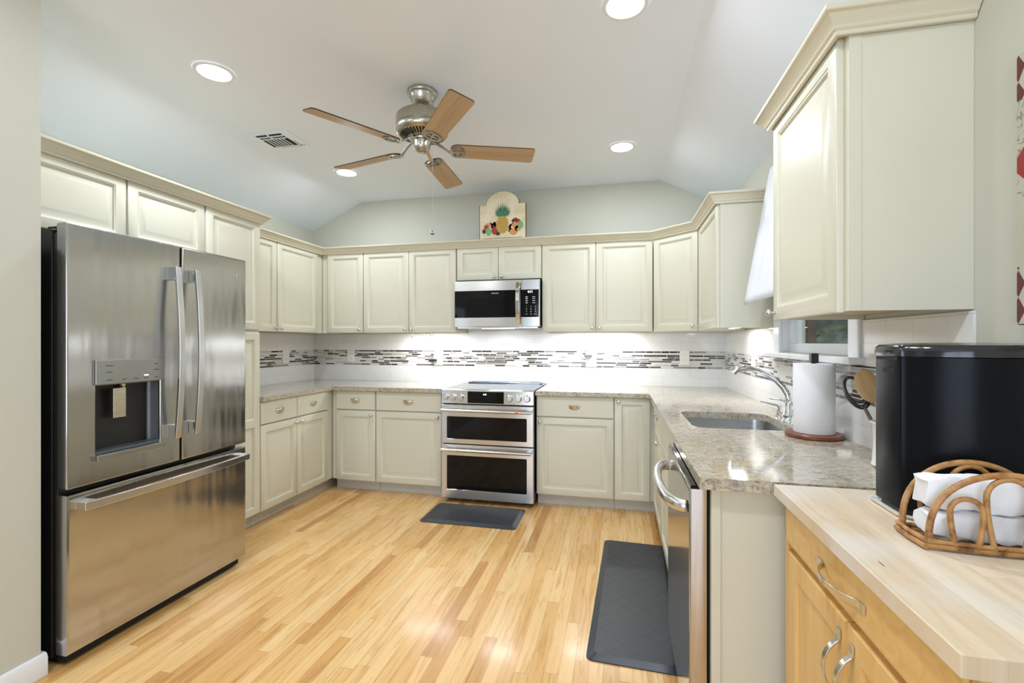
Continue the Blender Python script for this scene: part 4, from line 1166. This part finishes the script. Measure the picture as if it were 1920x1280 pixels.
# ---------------------------------------------------------------- curtain by the window
r = thing('curtain_rod', 'small rod with metal finial above the sink window', 'curtain rod', (0.846, 2.90, 2.275))
b = MB(); b.tube([(0, 0, 0), (0, -0.88, 0)], 0.007, 12); b.build('rod', M_NICKEL, r, smooth=True)
b = MB(); b.ball((0, 0.012, 0), 0.014, 14, 9); b.build('finial', M_CHROME, r, smooth=True)
b = MB(); b.tube([(0.048, -0.02, 0), (0, -0.02, 0)], 0.006, 10); b.tube([(0.048, -0.86, 0), (0, -0.86, 0)], 0.006, 10); b.build('bracket', M_NICKEL, r, smooth=True)
b = MB()
loops = []
NY, NZ = 44, 18
for i in range(NY + 1):
    f = i / NY
    lp = []
    for j in range(NZ + 1):
        g = j / NZ                       # 0 top .. 1 bottom
        y = 2.862 - f * 0.80
        fold = 0.010 + 0.020 * g
        x = 0.829 - 0.133 * g + fold * math.sin(f * 34) * 0.5
        z = 2.268 - 0.758 * g + 0.004 * math.sin(f * 34)
        lp.append((x, y, z))
    loops.append(lp)
b.rings(loops, False, False, closed=False)
o = b.build('curtain', M_CLOTH, smooth=True)
md = o.modifiers.new('solid', 'SOLIDIFY'); md.thickness = 0.002
tag(o, 'white cotton curtain flaring out from the sink window', 'curtain')

# ---------------------------------------------------------------- paper towel holder and roll
r = thing('paper_towel_holder', 'reddish round wooden paper towel holder with dark square top', 'paper towel holder', (0.779, 2.125, 0.9145))
b = MB(); b.lathe([(0.098, 0.0), (0.103, 0.004), (0.103, 0.014), (0.099, 0.018), (0.001, 0.018)], (0, 0, 0), 48); b.build('base', M_CHERRY, r, smooth=True)
b = MB(); b.lathe([(0.008, 0.018), (0.008, 0.312)], (0, 0, 0), 14); b.build('pole', M_CHERRY, r, smooth=True)
b = MB(); b.box(-0.0135, 0.0135, -0.0135, 0.0135, 0.300, 0.340); b.build('finial', M_BLACKP, r, bevel=0.002)
b = MB(); b.lathe([(0.019, 0.0), (0.0725, 0.0), (0.0735, 0.002), (0.0735, 0.277), (0.072, 0.279), (0.019, 0.279), (0.019, 0.0)], (0.779, 2.125, 0.9335), 48, cap=False)
tag(b.build('paper_towel_roll', M_PAPER, smooth=True), 'full white paper towel roll on the round wooden holder', 'paper towels')

# ---------------------------------------------------------------- utensil crock
CX, CY = 0.824, 1.650
r = thing('utensil_crock', 'white ceramic utensil crock half hidden behind the black bin', 'crock', (CX, CY, 0.9145))
b = MB(); b.lathe([(0.001, 0.0), (0.050, 0.0), (0.057, 0.006), (0.054, 0.018), (0.052, 0.08), (0.055, 0.130), (0.060, 0.136), (0.058, 0.140), (0.053, 0.135), (0.049, 0.08), (0.049, 0.012), (0.001, 0.010)], (0, 0, 0), 36); b.build('crock_body', M_CERAM, r, smooth=True)
def utensil(name, label, base, tip, head, rx, ry, m_, hr=0.006, thick=0.010, hollow=False):
    A, B = Vector(base), Vector(tip)
    d = (B - A)
    r = thing(name, label, 'utensil', tuple(A))
    b = MB(); b.tube([(0, 0, 0), tuple(d * 0.5), tuple(d)], [hr, hr, hr * 0.8], 10)
    b.build('handle', m_, r, smooth=True)
    dn = d.normalized()
    view = Vector((-0.45, -0.9, 0.1)).normalized()
    side = dn.cross(view).normalized(); nrm = side.cross(dn).normalized()
    Mx = Matrix((side, nrm, dn)).transposed().to_4x4()
    b = MB()
    if hollow:
        for (q, rr_) in ((0.0, 1.0), (0.012, .93), (0.022, .80)):
            b.tube([Vector((rx * rr_ * math.cos(2 * PI * k / 24), q, ry * rr_ * math.sin(2 * PI * k / 24))) for k in range(25)], 0.004, 8)
    else:
        b.ball((0, 0, 0), 1.0, 20, 12, (rx, thick / 2, ry))
    h = b.build('head', head, r, smooth=True)
    h.matrix_local = Matrix.Translation(d + dn * ry * 0.92) @ Mx
    return r
utensil('wooden_spoon', 'large wooden spoon leaning left out of the crock', (CX + .010, CY - .036, 0.933), (0.797, 1.700, 1.112), M_SPOON, 0.034, 0.056, M_SPOON)
utensil('wooden_spoon', 'upright wooden spoon showing just above its neighbour behind the black bin', (CX + .026, CY - .020, 0.933), (0.845, 1.655, 1.145), M_SPOON, 0.028, 0.042, M_SPOON)
utensil('slotted_ladle', 'dark hoop-headed utensil at the left of the crock', (CX - .014, CY - .036, 0.933), (0.784, 1.738, 1.088), M_BLACKP, 0.029, 0.060, M_SPOOND, hollow=True)

# ---------------------------------------------------------------- butcher block cart
r = thing('kitchen_cart', 'golden wood kitchen cart cabinet with drawer and two doors', 'kitchen cart', (0.440, 1.385, 0), RF)
CW = 0.690
b = MB(); b.box(0.012, CW - 0.012, 0.016, 0.448, 0.02, 0.882)
b.box(0.0, 0.016, 0.0, 0.45, 0.0, 0.8815); b.box(CW - 0.016, CW, 0.0, 0.45, 0.0, 0.8815)
b.build('cart_body', M_CARTV, r, bevel=0.002)
b = MB(); b.raised(0.018, CW - 0.018, 0.770, 0.868, -0.006, [(0, 0.022), (0, 0.004), (0.006, 0), (0.012, 0)]); dr = b.build('drawer', M_CART, r, smooth=True)
def bow(par, p0, p1, y=-0.006):
    a, c = Vector(p0), Vector(p1)
    pts = []
    for k in range(17):
        f = k / 16
        dep = -0.028 * sn(PI * min(1, max(0, (f - 0.06) / 0.88)), 0.7)
        p = a.lerp(c, f); pts.append((p.x, y - 0.003 + dep, p.z))
    d = (c - a).normalized(); wd = Vector((d.z, 0, -d.x))
    b = MB(); b.ribbon(pts, wd, 0.013, 0.004)
    for e in (a, c):
        s_ = 1 if e is a else -1
        q0 = e - d * 0.016 * s_
        b.ribbon([(q0.x, y - 0.0025, q0.z), (e.x + d.x * .004 * s_, y - 0.0025, e.z + d.z * .004 * s_)], wd, 0.016, 0.004)
    return b.build('handle', M_NICKEL, par, bevel=0.001)
bow(dr, (0.245, 0, 0.818), (0.415, 0, 0.818))
SH = [(0, 0.020), (0, 0.003), (0.003, 0), (0.052, 0), (0.054, 0.008), (0.058, 0.009), (0.075, 0.006), (0.08, 0.006)]
for i, (x0, x1, hx) in enumerate(((0.022, 0.343, 0.318), (0.347, CW - 0.022, 0.372))):
    b = MB(); b.raised(x0, x1, 0.055, 0.750, -0.002, SH); d = b.build('door', M_CARTV, r, smooth=True)
    bow(d, (hx, 0, 0.705), (hx, 0, 0.575), -0.002)
# top
b = MB(); b.box(0.413, XR - 0.004, 0.684, 1.392, 0.8832, 0.9142)
tag(b.build('butcher_block_top', M_BUTCH, bevel=0.002), 'pale worn butcher block top lying on the golden wood cart', 'worktop')

# ---------------------------------------------------------------- black bin standing on the cart
r = thing('countertop_bin', 'large black curved-front lidded appliance bin on the butcher block', 'countertop appliance', (0.750, 1.24, 0.9145), 0)
def dshape(grow=0.0, yfront=0.0):
    x0, x1, y1, y0 = -0.143 - grow, 0.138 + grow, 0.060 + grow, -0.053 - grow
    pts = [(x0, y1), (x0, y0 + 0.012), (x0 + 0.006, y0)]
    pts = []
    pts += [(x0 + 0.012, y1), (x0 + 0.003, y1 - 0.003), (x0, y1 - 0.012), (x0, y0 + 0.014), (x0 + 0.003, y0 + 0.004), (x0 + 0.012, y0)]
    for k in range(1, 16):
        f = k / 16
        pts.append((x0 + 0.012 + (x1 - x0 - 0.024) * f, y0 - (0.062 + yfront) * sn(PI * f, 0.8)))
    pts += [(x1 - 0.012, y0), (x1, y0 + 0.012), (x1, y1 - 0.012), (x1 - 0.012, y1)]
    return pts
b = MB()
b.rings([[(x, y, 0.016) for x, y in dshape()], [(x, y, 0.352) for x, y in dshape()]])
b.build('bin_body', mat('satin_black_metal', (0.004, 0.005, 0.007), 0.28, 0.0, Specular_IOR_Level=0.12), r, smooth=True)
b = MB()
def sc2(s_, z): return [(x * s_, y * s_, z) for x, y in dshape(0.002)]
b.rings([sc2(1, 0.354), sc2(1, 0.366), sc2(0.985, 0.374), sc2(0.95, 0.379), sc2(0.6, 0.3835), sc2(0.2, 0.3845)])
b.build('lid', mat('gloss_black_lid', (0.02, 0.02, 0.022), 0.12), r, smooth=True)
b = MB(); b.box(-0.1445, -0.1425, -0.040, 0.045, 0.345, 0.352); b.build('hinge', M_DARK, r)
b = MB(); b.box(-0.1436, -0.1425, -0.028, 0.018, 0.316, 0.326); b.box(-0.1436, -0.1425, -0.010, 0.004, 0.326, 0.330); b.build('side_slot', M_DARK, r)
b = MB(); b.rings([[(x * .93, y * .93, 0.004) for x, y in dshape()], [(x * .93, y * .93, 0.016) for x, y in dshape()]]); b.build('foot', M_BLACKP, r)
b = MB()
b.rings([[(x, y, -0.0) for x, y in dshape(0.004)], [(x, y, 0.004) for x, y in dshape(0.008)], [(x, y, 0.009) for x, y in dshape(0.010)], [(x, y, 0.009) for x, y in dshape(0.007)], [(x, y, 0.004) for x, y in dshape(0.003)]])
b.build('base_tray', M_WHITEP, r, smooth=True)

# ---------------------------------------------------------------- rattan napkin basket with napkins
r = thing('napkin_basket', 'curved rattan napkin holder on the butcher block before the black bin', 'napkin holder', (0.680, 1.040, 0.9145), 0)
def arch(yc, x0, x1, ztop, rad, z0=0.012, bow_=0.0, n=26, par=r, name='arch'):
    pts = []
    for k in range(n + 1):
        a = PI * k / n
        xx = (x0 + x1) / 2 - (x1 - x0) / 2 * math.cos(a)
        zz = z0 + (ztop - z0) * sn(a, 0.78)
        pts.append((xx, yc - bow_ * math.sin(PI * (xx + 0.118) / 0.236), zz))
    b = MB(); b.tube(pts, rad, 10); return b.build(name, M_RATTAN, par, smooth=True)
for (yc, bw) in ((-0.022, 0.012), (0.060, 0.0)):
    arch(yc, -0.116, 0.116, 0.147, 0.0058, bow_=bw)
    def loop(cx_, top, wn, wt, bw=bw, yc=yc):
        pts = []
        for k in range(31):
            f = k / 30
            if f < 0.3: xx, zz = cx_ - wn - (wt - wn) * math.sin(f / 0.3 * PI / 2), 0.012 + (top - wt - 0.012) * f / 0.3
            elif f > 0.7: g = (1 - f) / 0.3; xx, zz = cx_ + wn + (wt - wn) * math.sin(g * PI / 2), 0.012 + (top - wt - 0.012) * g
            else: a = PI * (f - 0.3) / 0.4; xx, zz = cx_ - wt * math.cos(a), top - wt + wt * math.sin(a)
            pts.append((xx, yc - 0.002 - bw * math.sin(PI * (xx + 0.118) / 0.236), zz))
        b = MB(); b.tube(pts, 0.0048, 10); b.build('loop', M_RATTAN, r, smooth=True)
    loop(0.0, 0.140, 0.022, 0.034); loop(-0.062, 0.100, 0.016, 0.024); loop(0.062, 0.100, 0.016, 0.024)
    b = MB(); b.tube([(-0.120 + 0.24 * k / 12, yc - bw * math.sin(PI * k / 12), 0.008) for k in range(13)], 0.0062, 10)
    b.tube([(-0.120 + 0.24 * k / 12, yc - 0.003 - bw * math.sin(PI * k / 12), 0.0165) for k in range(13)], 0.004, 10); b.build('base_rail', M_RATTAN, r, smooth=True)
for x in (-0.122, 0.122):
    b = MB(); b.tube([(x, -0.028, 0.007), (x * 1.03, 0.02, 0.007), (x, 0.066, 0.007)], 0.006, 10); b.tube([(x, -0.026, 0.018), (x * 1.03, 0.02, 0.018), (x, 0.064, 0.018)], 0.0045, 10); b.build('side_rail', M_RATTAN, r, smooth=True)
def napkins(z0, z1, label, seed, x0, x1):
    rnd = random.Random(seed)
    b = MB(); loops = []
    n = 22
    ph = [rnd.uniform(0, 6) for _ in range(6)]
    for i in range(n + 1):
        f = i / n
        x = x0 + (x1 - x0) * f
        e = min(1.0, math.sin(PI * min(f, 1 - f) * 3.2 + 0.25) if min(f, 1 - f) < 0.16 else 1.0)
        lp = []
        m_ = 20
        for k in range(m_):
            a = 2 * PI * k / m_
            ca, sa = math.cos(a), math.sin(a)
            yy = 0.026 * (abs(ca) ** 0.45) * (1 if ca > 0 else -1)
            zz = (z1 - z0) / 2 * (abs(sa) ** 0.45) * (1 if sa > 0 else -1)
            w_ = 0.0022 * math.sin(7 * f + ph[0] + 3 * a) + 0.0016 * math.sin(17 * f + ph[1] + 2 * a) + 0.0012 * math.sin(31 * f + ph[3] - 5 * a)
            lp.append((x + 0.004 * math.sin(3 * a + ph[2]) * (1 if i in (0, n) else 0), 0.018 + (yy + w_) * (0.75 + 0.25 * e), (z0 + z1) / 2 + (zz + w_) * (0.70 + 0.30 * e)))
        loops.append(lp)
    b.rings(loops)
    o = b.build('napkin_stack', M_NAPKIN, smooth=True, loc=(0.680, 1.040, 0.9145))
    tag(o, label, 'napkins', 'folded napkins in the rattan holder')
napkins(0.0135, 0.064, 'white folded napkins, lower bundle in the rattan holder', 1, -0.104, 0.104)
napkins(0.066, 0.131, 'white folded napkins, upper bundle in the rattan holder', 2, -0.108, 0.108)

# ---------------------------------------------------------------- wall picture at the right edge
def harlequin():
    m = mat('harlequin_picture', (0.6, 0.58, 0.48), 0.6)
    t = NT(m); v = t.coords()
    x, y, z = t.xyz(v)
    u = t.math('DIVIDE', y, 0.036); w_ = t.math('DIVIDE', z, 0.060)
    a = t.math('FLOOR', t.math('ADD', u, w_)); c = t.math('FLOOR', t.math('SUBTRACT', u, w_))
    chk = t.math('MODULO', t.math('ADD', t.math('ADD', a, c), 200.0), 2.0)
    dia = t.mix(chk, (0.52, 0.52, 0.42), (0.13, 0.03, 0.025))
    outer = t.math('GREATER_THAN', t.math('ABSOLUTE', t.math('ADD', z, -0.012)), 0.185)
    n = t.noise(v, 16, 2, 0.5, 2.5)
    sw = t.ramp(n, [(0.46, (0.50, 0.50, 0.40)), (0.485, (0.10, 0.10, 0.09)), (0.51, (0.50, 0.50, 0.40))])
    mid = t.mix(t.math('GREATER_THAN', z, -0.02), (0.50, 0.50, 0.39), sw)
    red = t.math('LESS_THAN', t.math('ADD', t.math('ABSOLUTE', t.math('SUBTRACT', z, 0.055)), t.math('ABSOLUTE', t.math('SUBTRACT', y, 0.11))), 0.055)
    mid = t.mix(red, mid, (0.32, 0.03, 0.03))
    t.color(t.mix(outer, mid, dia))
    return m
r = thing('wall_picture', 'tall picture with maroon and cream harlequin border at the right edge', 'picture', (XR - 0.022, 1.1207, 1.640), 0)
b = MB(); b.box(0.0, 0.020, -0.150, 0.150, -0.302, 0.302); b.build('picture_board', mat('picture_edge_brown', (0.14, 0.05, 0.035), 0.6), r, bevel=0.003)
b = MB(); b.box(-0.001, 0.0, -0.148, 0.148, -0.300, 0.300); b.build('picture_face', harlequin(), r)
